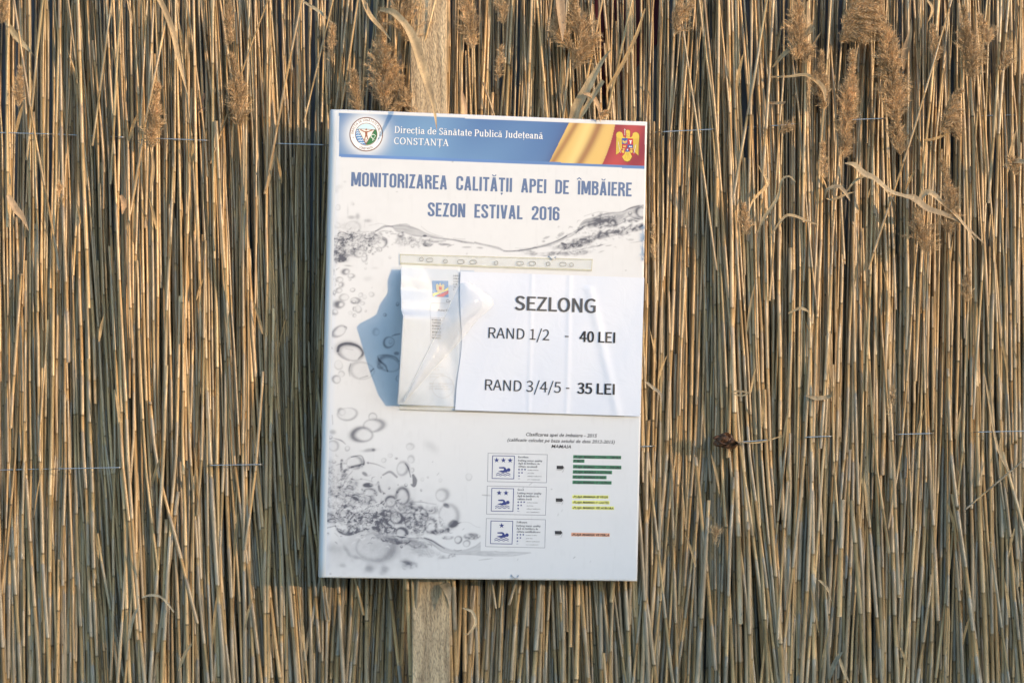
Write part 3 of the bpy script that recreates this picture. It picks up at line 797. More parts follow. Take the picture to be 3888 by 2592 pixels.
def line(z, pts, w=2.0, dark=0.5, erase=False):
    """a soft stroke, width and darkness may vary: w = (start, end) or list"""
    s = 1 / (z(1, 0)[0] - z(0, 0)[0])
    P = cr([z(*p) for p in pts], 10)
    ws = np.interp(np.linspace(0, 1, len(P)), np.linspace(0, 1, len(np.atleast_1d(w))), np.atleast_1d(w)) / s
    pad = ws.max() * 2 + 4
    x0 = int(max(0, (P[:, 0].min() - pad - GX0) / GS)); x1 = int(min(GW, (P[:, 0].max() + pad - GX0) / GS + 1))
    y0 = int(max(0, (P[:, 1].min() - pad - GY0) / GS)); y1 = int(min(GH, (P[:, 1].max() + pad - GY0) / GS + 1))
    if x1 <= x0 or y1 <= y0: return
    sl = (slice(y0, y1), slice(x0, x1)); X, Y = PXX[sl], PYY[sl]
    best = np.full(X.shape, -9.0, dtype=np.float32)
    for (a_, b_, wa, wb) in zip(P[:-1], P[1:], ws[:-1], ws[1:]):
        d = b_ - a_; L2 = max(d @ d, 1e-6)
        t = np.clip(((X - a_[0]) * d[0] + (Y - a_[1]) * d[1]) / L2, 0, 1)
        dist = np.hypot(X - a_[0] - t * d[0], Y - a_[1] - t * d[1])
        ww = (wa + (wb - wa) * t) * 0.5
        best = np.maximum(best, (ww - dist) / 1.3)
    m = 1 / (1 + np.exp(-best * 2.2))
    if erase: DK[sl] = DK[sl] * (1 - dark * m)
    else: DK[sl] = np.clip(DK[sl] + dark * m, 0, 0.95)
def band(z, up, lo, dark=0.35, seed=1, streak=0.5):
    """a sheet of water between an upper and a lower curve"""
    A = cr([z(*p) for p in up]); B = cr([z(*p) for p in lo])
    xs = PXX[0]
    ya = np.interp(xs, A[:, 0], A[:, 1], left=9e9, right=9e9); yb = np.interp(xs, B[:, 0], B[:, 1], left=-9e9, right=-9e9)
    hgt = np.maximum(yb - ya, 1e-3)
    t = (PYY - ya[None]) / hgt[None]
    e = np.minimum(PYY - ya[None], yb[None] - PYY)
    m = 1 / (1 + np.exp(-np.clip(e / 0.9, -20, 20)))
    tx = n2(PXX * .02 + 5, t * 5 + PXX * .004, seed) * .6 + n2(PXX * .05, t * 11, seed + 1) * .4
    tx = np.clip((tx - .28) * 2.2, 0, 1.4)
    e2 = np.exp(-np.clip(e, 0, 50) / 3.0)
    m = np.where((xs[None] > A[0, 0]) & (xs[None] < A[-1, 0]), m, 0)
    DK[:] = np.clip(DK + m * dark * ((1 - streak) + streak * tx + 0.5 * e2), 0, .95)

# upper wave, left part
for (x, y, rx, ry, d, sd_) in [(250, 880, 150, 70, .75, 1), (180, 960, 110, 60, .55, 2), (450, 890, 110, 60, .7, 3), (600, 930, 110, 55, .5, 4), (240, 1080, 150, 70, .45, 5),
                              (200, 1170, 100, 45, .5, 6), (420, 1070, 110, 50, .3, 7), (330, 730, 120, 60, .18, 8), (140, 730, 60, 60, .15, 9), (420, 1010, 90, 40, .5, 11), (170, 1060, 90, 60, .5, 12), (640, 850, 90, 40, .55, 10)]:
    blob(Z3, x, y, rx, ry, d, tex=.95, scale=.11, seed=sd_)
for (x, y, rx, ry, d) in [(330, 610, 40, 20, .35), (410, 600, 25, 35, .35), (545, 655, 40, 20, .35), (240, 140, 18, 12, .15), (160, 210, 40, 25, .12), (130, 260, 25, 25, .12), (340, 430, 20, 25, .12), (280, 520, 10, 60, .15), (540, 1420, 50, 30, .12), (640, 1280, 40, 14, .12)]:
    blob(Z3, x, y, rx, ry, d, soft=2.5)
band(Z3, [(640, 790), (760, 720), (860, 722), (960, 705), (1080, 720), (1200, 760), (1320, 820), (1450, 860), (1560, 885), (1700, 905), (1830, 925), (1951, 945)],
     [(640, 806), (760, 742), (860, 745), (920, 800), (1020, 815), (1120, 850), (1240, 868), (1320, 870), (1440, 893), (1540, 902), (1660, 912), (1800, 945), (1951, 955)], .42, 4)
band(Z3, [(1250, 905), (1340, 900), (1450, 915), (1580, 918)], [(1250, 912), (1340, 930), (1450, 945), (1580, 925)], .4, 6)
line(Z3, [(400, 800), (520, 800), (620, 800), (700, 775), (790, 735), (880, 728)], (3, 7, 8, 5), .5)
line(Z3, [(420, 815), (560, 808), (660, 802), (760, 750), (860, 750), (930, 805), (1050, 822), (1180, 875), (1320, 895)], 6, .8, erase=True)
line(Z3, [(150, 830), (200, 805), (270, 830), (330, 860), (360, 920)], (6, 12, 8), .6)
line(Z3, [(960, 705), (1050, 700), (1100, 718)], (2, 9, 3), .5)
line(Z3, [(1250, 730), (1340, 800), (1450, 845), (1540, 866)], (2, 3, 6, 2), .4)
line(Z3, [(1675, 888), (1740, 895), (1830, 898)], 4, .5)
line(Z3, [(1540, 900), (1700, 912), (1830, 945), (1951, 958)], 4, .45)
line(Z3, [(510, 640), (500, 740)], 3, .25); line(Z3, [(560, 720), (700, 692), (790, 715)], 3, .3)
line(Z3, [(740, 870), (790, 900), (795, 960), (770, 990)], (12, 16, 4), .6)
line(Z3, [(700, 800), (780, 790), (880, 810)], (6, 10, 6), .5); line(Z3, [(850, 830), (920, 830)], 10, .45)
blob(Z3, 1080, 930, 190, 55, .32, tex=1, scale=.14, seed=21); blob(Z3, 1340, 970, 80, 22, .55, tex=.6, seed=22); blob(Z3, 1560, 968, 70, 14, .6, tex=.5, seed=23, rot=4)
line(Z3, [(1270, 950), (1300, 985), (1360, 995), (1410, 960)], (3, 9, 5), .5); line(Z3, [(1600, 1000), (1640, 985), (1685, 970)], (9, 4), .55)
blob(Z3, 1850, 1005, 55, 12, .35); blob(Z3, 1300, 855, 26, 14, .5)
for a_ in [(235, 880, 32, 32, .7, 3, 200, .6), (450, 890, 60, 60, .35, 2, 180, .5), (645, 870, 38, 30, .55, 2.2, 250, .5), (735, 950, 62, 70, .5, 2, 330, .9), (700, 1035, 36, 30, .4, 1.2, 30, .4),
           (495, 1025, 48, 38, .4, 1.5, 60, .6), (425, 985, 30, 30, .45, 1.4, 90, .4), (495, 830, 30, 24, .35, 1.5, 90, .4), (320, 970, 24, 26, .4, 1.4, 90, .3), (310, 1030, 30, 20, .4, 1.3, 90, .3),
           (425, 1085, 70, 60, .4, 1.8, 170, .7), (500, 1140, 42, 62, .4, 1.8, 10, .6), (980, 845, 45, 32, .6, 2.4, 90, .9), (1005, 806, 16, 12, .6, 1.6, 90, .7), (798, 806, 18, 20, .35, 1.2, 90, .3),
           (845, 795, 14, 14, .35, 1.2, 90, .3), (1110, 870, 22, 18, .4, 1.3, 90, .4), (1045, 950, 24, 20, .4, 1.3, 90, .4), (1137, 988, 24, 24, .4, 1.2, 90, .3), (1225, 985, 16, 14, .3, 1, 90, .3),
           (837, 1140, 18, 19, .28, 1, 90, .3), (515, 1285, 18, 18, .16, 1, 90, .3), (525, 1215, 20, 18, .25, 1, 90, .6), (350, 435, 16, 16, .2, 1, 10, .6), (150, 480, 36, 40, .16, 1.2, 10, .6),
           (350, 740, 110, 80, .16, 1.6, 330, .8), (1855, 1088, 12, 12, .25, .9, 90, .3), (130, 1440, 8, 8, .2, 1, 0, .2)]:
    x, y, rx, ry, d, t_, an, si = a_
    ring(Z3, x, y, rx, ry, d, t_, an, si)
# upper wave, right part
band(Z4, [(0, 775), (120, 805), (240, 830), (340, 855), (420, 895), (560, 895), (740, 865), (900, 825), (1040, 785), (1160, 740), (1260, 680), (1340, 645), (1400, 600), (1440, 530), (1500, 480), (1600, 450), (1720, 410), (1860, 380), (2000, 370), (2100, 320), (2200, 290), (2345, 270)],
     [(0, 795), (120, 825), (240, 855), (340, 880), (420, 908), (560, 908), (740, 885), (900, 850), (1040, 830), (1160, 775), (1260, 730), (1340, 690), (1400, 640), (1440, 625), (1500, 585), (1600, 560), (1720, 580), (1860, 578), (2000, 500), (2100, 440), (2200, 470), (2345, 480)], .5, 12, .7)
line(Z4, [(400, 905), (560, 900), (760, 872), (960, 830), (1130, 760), (1250, 700)], (8, 7, 8, 14, 22), .4)
line(Z4, [(1380, 660), (1430, 600), (1500, 560)], (18, 26, 10), .45)
line(Z4, [(1270, 745), (1400, 680), (1480, 610), (1600, 585), (1750, 600), (1900, 575), (2060, 500), (2100, 450)], (10, 12, 10, 9, 8, 8), .9, erase=True)
line(Z4, [(1440, 520), (1500, 465), (1620, 435), (1700, 395)], 6, .6, erase=True)
line(Z4, [(1490, 430), (1600, 395), (1720, 370), (1860, 385), (2000, 372), (2150, 310), (2345, 275)], (4, 6, 4, 5, 9, 7), .4)
line(Z4, [(1760, 560), (1900, 560), (2000, 520), (2040, 490)], (5, 9, 16, 8), .5)
for (x, y, rx, ry, d, sd_, ro) in [(1480, 760, 260, 60, .65, 31, -18), (1300, 830, 220, 45, .6, 32, -6), (1950, 640, 320, 55, .7, 33, -14), (2250, 590, 110, 40, .6, 34, -15), (1620, 630, 60, 14, .6, 35, 5),
                                   (2150, 490, 90, 28, .8, 36, 0), (1000, 940, 240, 26, .45, 37, -3), (1350, 930, 260, 30, .5, 38, -3), (760, 925, 130, 26, .4, 39, 8), (1690, 490, 150, 60, .45, 40, -20), (1800, 520, 120, 50, .5, 41, 10)]:
    blob(Z4, x, y, rx, ry, d, rot=ro, tex=.85, scale=.09, seed=sd_)
for (x, y, rx, ry, d, ro) in [(1210, 805, 40, 14, .5, 20), (1320, 835, 34, 12, .5, 0), (1480, 745, 50, 12, .5, 0), (1560, 855, 200, 10, .35, -12), (1700, 830, 50, 7, .4, -18), (1820, 828, 45, 8, .35, -8), (1720, 910, 40, 6, .3, -20), (980, 720, 45, 14, .35, -20), (1170, 680, 45, 24, .35, -30), (940, 770, 22, 14, .4, 0), (2120, 750, 40, 14, .25, 0), (2200, 780, 90, 5, .3, -8), (80, 858, 45, 12, .35, 5), (1700, 530, 14, 30, .5, 0)]:
    blob(Z4, x, y, rx, ry, d, rot=ro)
for a_ in [(2260, 375, 80, 76, .65, 3, 200, .5), (2110, 390, 28, 28, .6, 2, 90, .4), (1883, 515, 44, 44, .75, 3, 300, .5), (1888, 435, 26, 20, .6, 2, 90, .4), (2030, 490, 24, 28, .6, 2, 0, .5), (1718, 395, 19, 19, .5, 1.6, 90, .3),
           (1608, 416, 15, 15, .5, 1.5, 90, .3), (1742, 452, 15, 16, .5, 1.5, 90, .3), (1705, 580, 28, 20, .5, 1.8, 40, .5), (1413, 585, 13, 13, .5, 1.4, 90, .3), (1390, 912, 20, 22, .45, 1.5, 90, .4), (1200, 660, 20, 18, .3, 1.2, 90, .3), (2262, 297, 10, 12, .5, 1.4, 90, .3), (1995, 585, 14, 14, .5, 1.5, 90, .3), (1545, 900, 1, 1, 0, 1, 0, 0)]:
    x, y, rx, ry, d, t_, an, si = a_
    ring(Z4, x, y, rx, ry, d, t_, an, si)
line(Z4, [(560, 858), (640, 868), (730, 858)], 4, .3)
# left column of bubbles
blob(Z5, 190, 60, 70, 60, .5, tex=.95, scale=.12, seed=51); blob(Z5, 250, 115, 60, 30, .55, tex=.9, scale=.12, seed=52)
blob(Z5, 320, 185, 45, 9, .35, rot=5, soft=2); line(Z5, [(180, 230), (215, 205)], (8, 3), .45); line(Z5, [(440, 655), (430, 640)], 6, .2)
blob(Z5, 150, 250, 10, 50, .3, tex=.6, seed=53); blob(Z5, 135, 330, 6, 60, .3, tex=.5, seed=54)
for a_ in [(292, 256, 47, 36, .62, 3.2, 190, .5), (355, 305, 45, 28, .42, 1.8, 45, .6), (340, 348, 18, 14, .3, 1.2, 45, .3), (218, 350, 46, 32, .4, 1.8, 210, .4), (190, 352, 14, 14, .3, 1, 90, .3), (235, 410, 32, 32, .45, 1.8, 10, .9),
           (210, 478, 38, 34, .42, 2, 200, .4), (155, 505, 22, 26, .35, 1.5, 90, .4), (372, 472, 32, 24, .42, 1.3, 60, .3), (468, 532, 28, 28, .3, 1.3, 0, .4), (515, 555, 28, 26, .15, 1.2, 90, .3), (597, 525, 34, 30, .25, 1.3, 20, .6),
           (270, 560, 58, 44, .32, 2, 180, .5), (405, 600, 60, 40, .5, 2.4, 20, .7), (385, 612, 30, 22, .5, 1.8, 110, .5), (217, 645, 64, 42, .72, 4, 190, .9), (490, 632, 30, 22, .22, 1.2, 0, .5), (400, 700, 27, 28, .4, 1.5, 200, .4),
           (440, 700, 40, 46, .33, 1.6, 70, .4), (345, 745, 26, 24, .13, 1.2, 0, .3), (395, 775, 24, 22, .32, 1.4, 200, .4), (160, 735, 42, 34, .4, 2.2, 130, .9), (530, 720, 14, 16, .25, 1.1, 90, .4), (907, 640, 20, 22, .5, 1.6, 90, .3),
           (755, 768, 21, 20, .5, 1.5, 20, .4), (652, 972, 44, 44, .22, 2, 200, .8), (803, 1095, 66, 70, .6, 2.4, 160, .4), (825, 1090, 24, 26, .25, 1.4, 90, .3), (705, 1375, 40, 36, .45, 1.8, 90, .4), (205, 1365, 50, 60, .2, 1.5, 90, .5),
           (150, 785, 1, 1, 0, 1, 0, 0), (180, 1535, 54, 48, .45, 2.2, 200, .5), (240, 1470, 40, 36, .25, 1.4, 300, .5), (480, 1430, 150, 110, .26, 2.6, 200, .8)]:
    x, y, rx, ry, d, t_, an, si = a_
    ring(Z5, x, y, rx, ry, d, t_, an, si)
ring(Z5, 210, 965, 92, 62, .5, 2.8, 190, .6, rot=-32); line(Z5, [(270, 905), (298, 915), (300, 940)], (5, 12, 5), .55)
ring(Z5, 345, 1205, 160, 112, .55, 4, 250, .9, rot=14)
line(Z5, [(195, 1200), (215, 1140), (290, 1110), (380, 1120), (450, 1150), (490, 1200), (490, 1240), (440, 1290)], (26, 30, 26, 30, 26, 24, 30, 12), .42)
line(Z5, [(200, 1230), (250, 1280), (330, 1315)], (10, 8, 6), .3); line(Z5, [(290, 1170), (380, 1185)], 5, .3)
line(Z5, [(350, 1350), (330, 1420), (340, 1500)], (16, 12, 4), .35); line(Z5, [(620, 1410), (590, 1440)], (14, 16), .6); line(Z5, [(460, 1520), (550, 1495)], (4, 12), .45)
line(Z5, [(115, 1150), (130, 1170)], 8, .5)
line(Z5, [(840, 1020), (880, 1005), (935, 995)], (6, 16, 12), .6); blob(Z5, 895, 1225, 30, 20, .5)
ring(Z5, 800, 1350, 130, 100, .5, 3, 220, .8, rot=20); line(Z5, [(670, 1260), (690, 1310), (760, 1370), (790, 1440)], (10, 18, 26, 12), .5); line(Z5, [(680, 1250), (800, 1248), (880, 1270), (925, 1320)], (6, 8, 14, 14), .5)
line(Z5, [(905, 1490), (890, 1530), (905, 1560)], (8, 14, 8), .4)
# lower left splash
for a_ in [(205, 32, 34, 34, .6, 3, 200, .3), (255, 50, 90, 60, .35, 2.4, 60, .5), (480, 75, 40, 36, .35, 1.6, 270, .3), (490, 150, 95, 62, .48, 3, 350, .9), (385, 232, 95, 72, .68, 4.2, 190, .6), (105, 255, 18, 18, .45, 1.6, 90, .3),
           (255, 355, 22, 24, .3, 1.6, 90, .3), (130, 330, 52, 48, .3, 2.2, 330, .6), (578, 460, 22, 22, .22, 1.4, 0, .3), (635, 418, 22, 20, .14, 1.2, 0, .3), (800, 332, 26, 26, .18, 1.4, 0, .3), (320, 480, 82, 56, .45, 3, 20, .6)]:
    x, y, rx, ry, d, t_, an, si = a_
    ring(Z7, x, y, rx, ry, d, t_, an, si)
line(Z7, [(120, 60), (125, 140)], 6, .35); blob(Z7, 125, 210, 26, 18, .35, soft=2)
line(Z7, [(130, 262), (200, 285), (240, 318)], (3, 12, 3), .55); blob(Z7, 450, 370, 60, 14, .4, rot=-6, soft=2); blob(Z7, 490, 368, 14, 12, .35, soft=2)
line(Z7, [(290, 430), (370, 418), (398, 450), (400, 495), (350, 505), (270, 525), (220, 555), (200, 520), (205, 460)], (6, 8, 8, 16, 20, 18, 30, 20, 22), .55)
line(Z7, [(430, 480), (510, 495), (590, 528)], (10, 8, 3), .5); blob(Z7, 410, 580, 26, 14, .5, rot=30); blob(Z7, 235, 600, 28, 34, .5, rot=-20, tex=.3)
blob(Z7, 440, 680, 44, 20, .75, soft=.8); line(Z7, [(280, 640), (400, 630), (480, 650)], 5, .3)
for (x, y, rx, ry, d, sd_, ro) in [(120, 640, 60, 110, .3, 61, 0), (250, 690, 90, 45, .5, 62, 5), (230, 780, 130, 45, .6, 63, 15), (220, 860, 80, 34, .65, 64, -3), (400, 800, 90, 40, .4, 65, 10), (100, 850, 34, 40, .6, 66, 0),
                                   (110, 970, 60, 60, .6, 67, 0), (210, 960, 70, 60, .6, 68, 30), (420, 980, 110, 60, .5, 69, 0), (540, 1010, 60, 80, .85, 70, 20), (640, 960, 90, 60, .7, 71, 0), (720, 850, 110, 70, .5, 72, 0),
                                   (620, 1090, 120, 36, .7, 73, 5), (350, 1075, 120, 34, .75, 74, -5), (620, 1160, 110, 26, .6, 75, 10), (100, 510, 30, 70, .25, 76, 0)]:
    blob(Z7, x, y, rx, ry, d, rot=ro, tex=.9, scale=.1, seed=sd_)
line(Z7, [(150, 1045), (190, 1090), (260, 1110), (340, 1100)], (10, 34, 40, 10), .6)
line(Z7, [(80, 905), (200, 900), (330, 875), (500, 905)], (6, 10, 8, 8), .85, erase=True)
line(Z7, [(340, 1110), (450, 1085), (520, 1115), (620, 1140), (760, 1150)], (6, 8, 8, 8, 8), .85, erase=True)
line(Z7, [(70, 1060), (150, 1040)], 8, .5); line(Z7, [(490, 1115), (560, 1165), (680, 1200), (780, 1190)], (6, 14, 7, 5), .55)
line(Z7, [(515, 915), (510, 970), (495, 1010)], (16, 12, 6), .6); line(Z7, [(570, 930), (600, 1010), (680, 1080)], (10, 16, 30), .6)
for (x, y, rx, ry, d, ro) in [(480, 1190, 200, 110, .20, 0), (130, 1240, 60, 40, .2, 0), (450, 1420, 34, 34, .42, 0), (580, 1430, 34, 44, .42, 0), (215, 1395, 26, 14, .3, 10), (780, 1370, 40, 36, .3, 0), (250, 1260, 14, 70, .25, -30), (350, 1325, 60, 12, .25, 15)]:
    blob(Z7, x, y, rx, ry, d, rot=ro, tex=.25, scale=.04, soft=3, seed=int(x))
ring(Z7, 510, 1230, 190, 130, .3, 5, 20, 1.0, fill=.06)
for a_ in [(312, 990, 62, 64, .8, 4, 20, .3), (475, 845, 36, 42, .5, 2.4, 200, .3), (640, 825, 56, 50, .62, 3, 260, .4), (455, 745, 60, 38, .5, 2.6, 330, .6), (745, 780, 62, 76, .52, 3, 200, .5), (738, 1100, 52, 48, .78, 3.4, 20, .4), (735, 1226, 12, 12, .6, 1.6, 90, .3), (104, 1465, 8, 8, .35, 1.4, 90, .3), (690, 970, 60, 56, .6, 3, 20, .4), (570, 1075, 26, 40, .5, 2, 0, .3)]:
    x, y, rx, ry, d, t_, an, si = a_
    ring(Z7, x, y, rx, ry, d, t_, an, si)
blob(Z7, 330, 985, 24, 16, .7, rot=-40)
# splash, right-hand half
ring(Z8, 90, 400, 76, 84, .4, 2.6, 0, .8, rot=20); ring(Z8, 205, 420, 24, 28, .3, 1.4, 0, .4)
line(Z8, [(120, 340), (160, 400), (185, 500)], (6, 14, 12), .6); line(Z8, [(215, 480), (235, 540), (225, 600), (190, 590)], (30, 56, 44, 12), .65)
line(Z8, [(-150, 480), (-60, 440), (20, 500)], (16, 30, 26), .45); line(Z8, [(-200, 560), (-180, 660), (-120, 700)], (20, 36, 16), .5)
for a_ in [(180, 140, 48, 44, .2, 2, 320, .5), (190, 290, 44, 46, .25, 1.8, 300, .7), (390, 503, 12, 12, .25, 1.2, 90, .3), (325, 530, 24, 24, .1, 1.2, 90, .3), (540, 540, 24, 24, .07, 1.2, 90, .3), (878, 500, 42, 42, .2, 1.6, 90, .2),
           (560, 715, 84, 76, .36, 2.6, 340, 1.0), (90, 725, 90, 100, .5, 3, 320, .6), (425, 1080, 80, 92, .6, 3.4, 330, .5), (640, 970, 130, 150, .34, 3.6, 10, .8), (752, 1248, 44, 48, .62, 2.2, 20, .3), (852, 1292, 44, 42, .45, 2, 300, .3), (310, 960, 90, 90, .4, 2.4, 250, .3), (175, 1095, 26, 28, .4, 1.6, 90, .3), (75, 1165, 72, 62, .65, 3, 320, .4)]:
    x, y, rx, ry, d, t_, an, si = a_
    ring(Z8, x, y, rx, ry, d, t_, an, si)
for (x, y, rx, ry, d, sd_, ro) in [(230, 860, 110, 36, .6, 81, 10), (430, 900, 90, 55, .45, 82, -20), (300, 1060, 90, 130, .55, 83, 10), (150, 1010, 80, 120, .6, 84, -10), (530, 1150, 110, 36, .65, 85, -5), (640, 1225, 80, 22, .4, 86, 0), (930, 1210, 90, 34, .6, 87, 0), (240, 1290, 180, 50, .4, 88, 5), (330, 1390, 180, 60, .25, 89, 10), (160, 1540, 90, 50, .4, 90, 0), (620, 1450, 120, 26, .4, 91, -12)]:
    blob(Z8, x, y, rx, ry, d, rot=ro, tex=.85, scale=.09, seed=sd_)
blob(Z8, 690, 1060, 66, 42, .62, rot=-20); blob(Z8, 610, 840, 44, 26, .5, rot=35); blob(Z8, 430, 140, 80, 40, .16, rot=40, soft=3)
band(Z8, [(0, 1200), (180, 1222), (360, 1222), (470, 1260), (560, 1320), (700, 1372), (830, 1365), (950, 1320), (1050, 1270), (1200, 1380), (1400, 1390), (1620, 1400)],
     [(0, 1208), (180, 1232), (360, 1250), (470, 1330), (560, 1390), (700, 1420), (830, 1425), (950, 1430), (1050, 1440), (1200, 1445), (1400, 1440), (1620, 1405)], .3, 15, .6)
line(Z8, [(340, 1225), (430, 1255), (520, 1310), (590, 1350)], (6, 16, 14, 4), .6); line(Z8, [(-10, 1185), (180, 1212), (330, 1205), (450, 1225), (560, 1290), (700, 1350), (850, 1345), (1010, 1260)], 10, .9, erase=True)
line(Z8, [(380, 1300), (430, 1310), (435, 1335)], (5, 12, 4), .5); line(Z8, [(120, 1305), (175, 1270)], (6, 12), .5)
line(Z8, [(1000, 1490), (1080, 1480), (1160, 1470)], (4, 8, 3), .4); line(Z8, [(700, 1365), (740, 1378), (790, 1370)], 6, .5); line(Z8, [(760, 1045), (870, 1040), (960, 1090), (1010, 1100)], 3, .3)
line(Z8, [(210, 795), (330, 800), (400, 815), (490, 825)], (4, 8, 5, 4), .5)
# soft grey depth behind the splash, and fine spray
for (x, y, rx, ry, d) in [(150, 700, 110, 160, .13), (350, 800, 260, 100, .15), (300, 960, 300, 70, .18), (650, 900, 260, 150, .14), (450, 620, 200, 120, .08), (500, 1260, 260, 150, .16), (150, 1330, 110, 120, .12), (120, 560, 60, 120, .10), (200, 380, 140, 120, .06), (760, 1250, 200, 60, .10)]:
    blob(Z7, x, y, rx, ry, d, soft=4, tex=.3, scale=.03, seed=int(x + y))
for (x, y, rx, ry, d) in [(300, 900, 230, 80, .14), (200, 1080, 140, 110, .12), (330, 720, 180, 80, .08)]:
    blob(Z3, x, y, rx, ry, d, soft=4, tex=.3, scale=.03, seed=int(x + y))
pr = random.Random(9)
for q in range(150):
    x, y = pr.gauss(380, 210), pr.gauss(880, 150)
    if 75 < x and y < 1180: ring(Z7, x, y, pr.uniform(4, 17), pr.uniform(4, 15), pr.uniform(.25, .6), pr.uniform(.9, 1.6), pr.uniform(0, 360), .6)
for q in range(60):
    x, y = pr.uniform(100, 700), pr.gauss(960, 80)
    ring(Z3, x, y, pr.uniform(6, 22), pr.uniform(6, 20), pr.uniform(.25, .55), pr.uniform(.8, 1.4), pr.uniform(0, 360), .6)
for q in range(50):
    x, y = pr.uniform(70, 260), pr.uniform(460, 900)
    ring(Z7, x, y, pr.uniform(5, 22), pr.uniform(5, 20), pr.uniform(.15, .4), pr.uniform(.9, 1.6), pr.uniform(0, 360), .6)
for q in range(40):
    x, y = pr.uniform(125, 180), pr.uniform(0, 560)
    line(Z5, [(x, y), (x + pr.uniform(-12, 12), y + pr.uniform(5, 24))], pr.uniform(2, 6), pr.uniform(.1, .4))
def swirls(z, n, cx, cy, sx, sy, dmax, seed):
    q = random.Random(seed)
    for _ in range(n):
        x, y = q.gauss(cx, sx), q.gauss(cy, sy); a_ = q.uniform(-.9, .9); L_ = q.uniform(14, 60); cv = q.uniform(-18, 18)
        if z(x, y)[0] < 1262: continue
        P = [(x, y), (x + L_ * .5 * math.cos(a_) - cv * math.sin(a_), y + L_ * .5 * math.sin(a_) + cv * math.cos(a_)), (x + L_ * math.cos(a_), y + L_ * math.sin(a_))]
        er = q.random() < .5
        line(z, P, (1.5, q.uniform(4, 9), 1.5), .85 if er else q.uniform(.25, dmax), erase=er)
swirls(Z7, 230, 330, 960, 190, 95, .7, 3); swirls(Z7, 60, 220, 640, 110, 110, .5, 4); swirls(Z8, 110, 330, 1080, 200, 90, .6, 5)
swirls(Z3, 150, 330, 930, 170, 75, .7, 6); swirls(Z3, 60, 1150, 930, 180, 30, .5, 7); swirls(Z4, 120, 1750, 640, 320, 60, .6, 8); swirls(Z4, 60, 1350, 850, 230, 50, .5, 9)
# the white label area over the splash
mask = (PXX > 1824) & (PYY > 1560) & (PYY < 2090 + (PXX - 1824) * .008)
DK[mask] = 0
# small scratches and dirt specks
for (z, pts, w_, d_) in [(ZC, [(480, 608), (508, 585)], 3, .5), (ZC, [(415, 640), (425, 628)], 3, .4), (ZC, [(28, 703), (60, 706), (105, 708)], (4, 7, 3), .6), (ZC, [(905, 1308), (918, 1298)], 5, .6), (ZC, [(690, 648), (696, 648)], 5, .6), (ZC, [(752, 900), (760, 885)], 3, .4),
                         (ZC, [(365, 1330), (372, 1315)], 3, .4), (ZC, [(790, 860), (797, 845)], 3, .4), (ZC, [(1062, 1350), (1070, 1335)], 3, .3), (Z8, [(500, 480), (522, 452)], 4, .5), (Z8, [(442, 326), (450, 318)], 5, .5), (Z3, [(922, 272), (938, 272)], 6, .5), (ZA, [(934, 425), (942, 425)], 4, .6), (Z5, [(600, 450), (606, 440)], 3, .4), (ZP, [(2190, 240), (2196, 240)], 4, .5)]:
    line(z, pts, w_, d_)

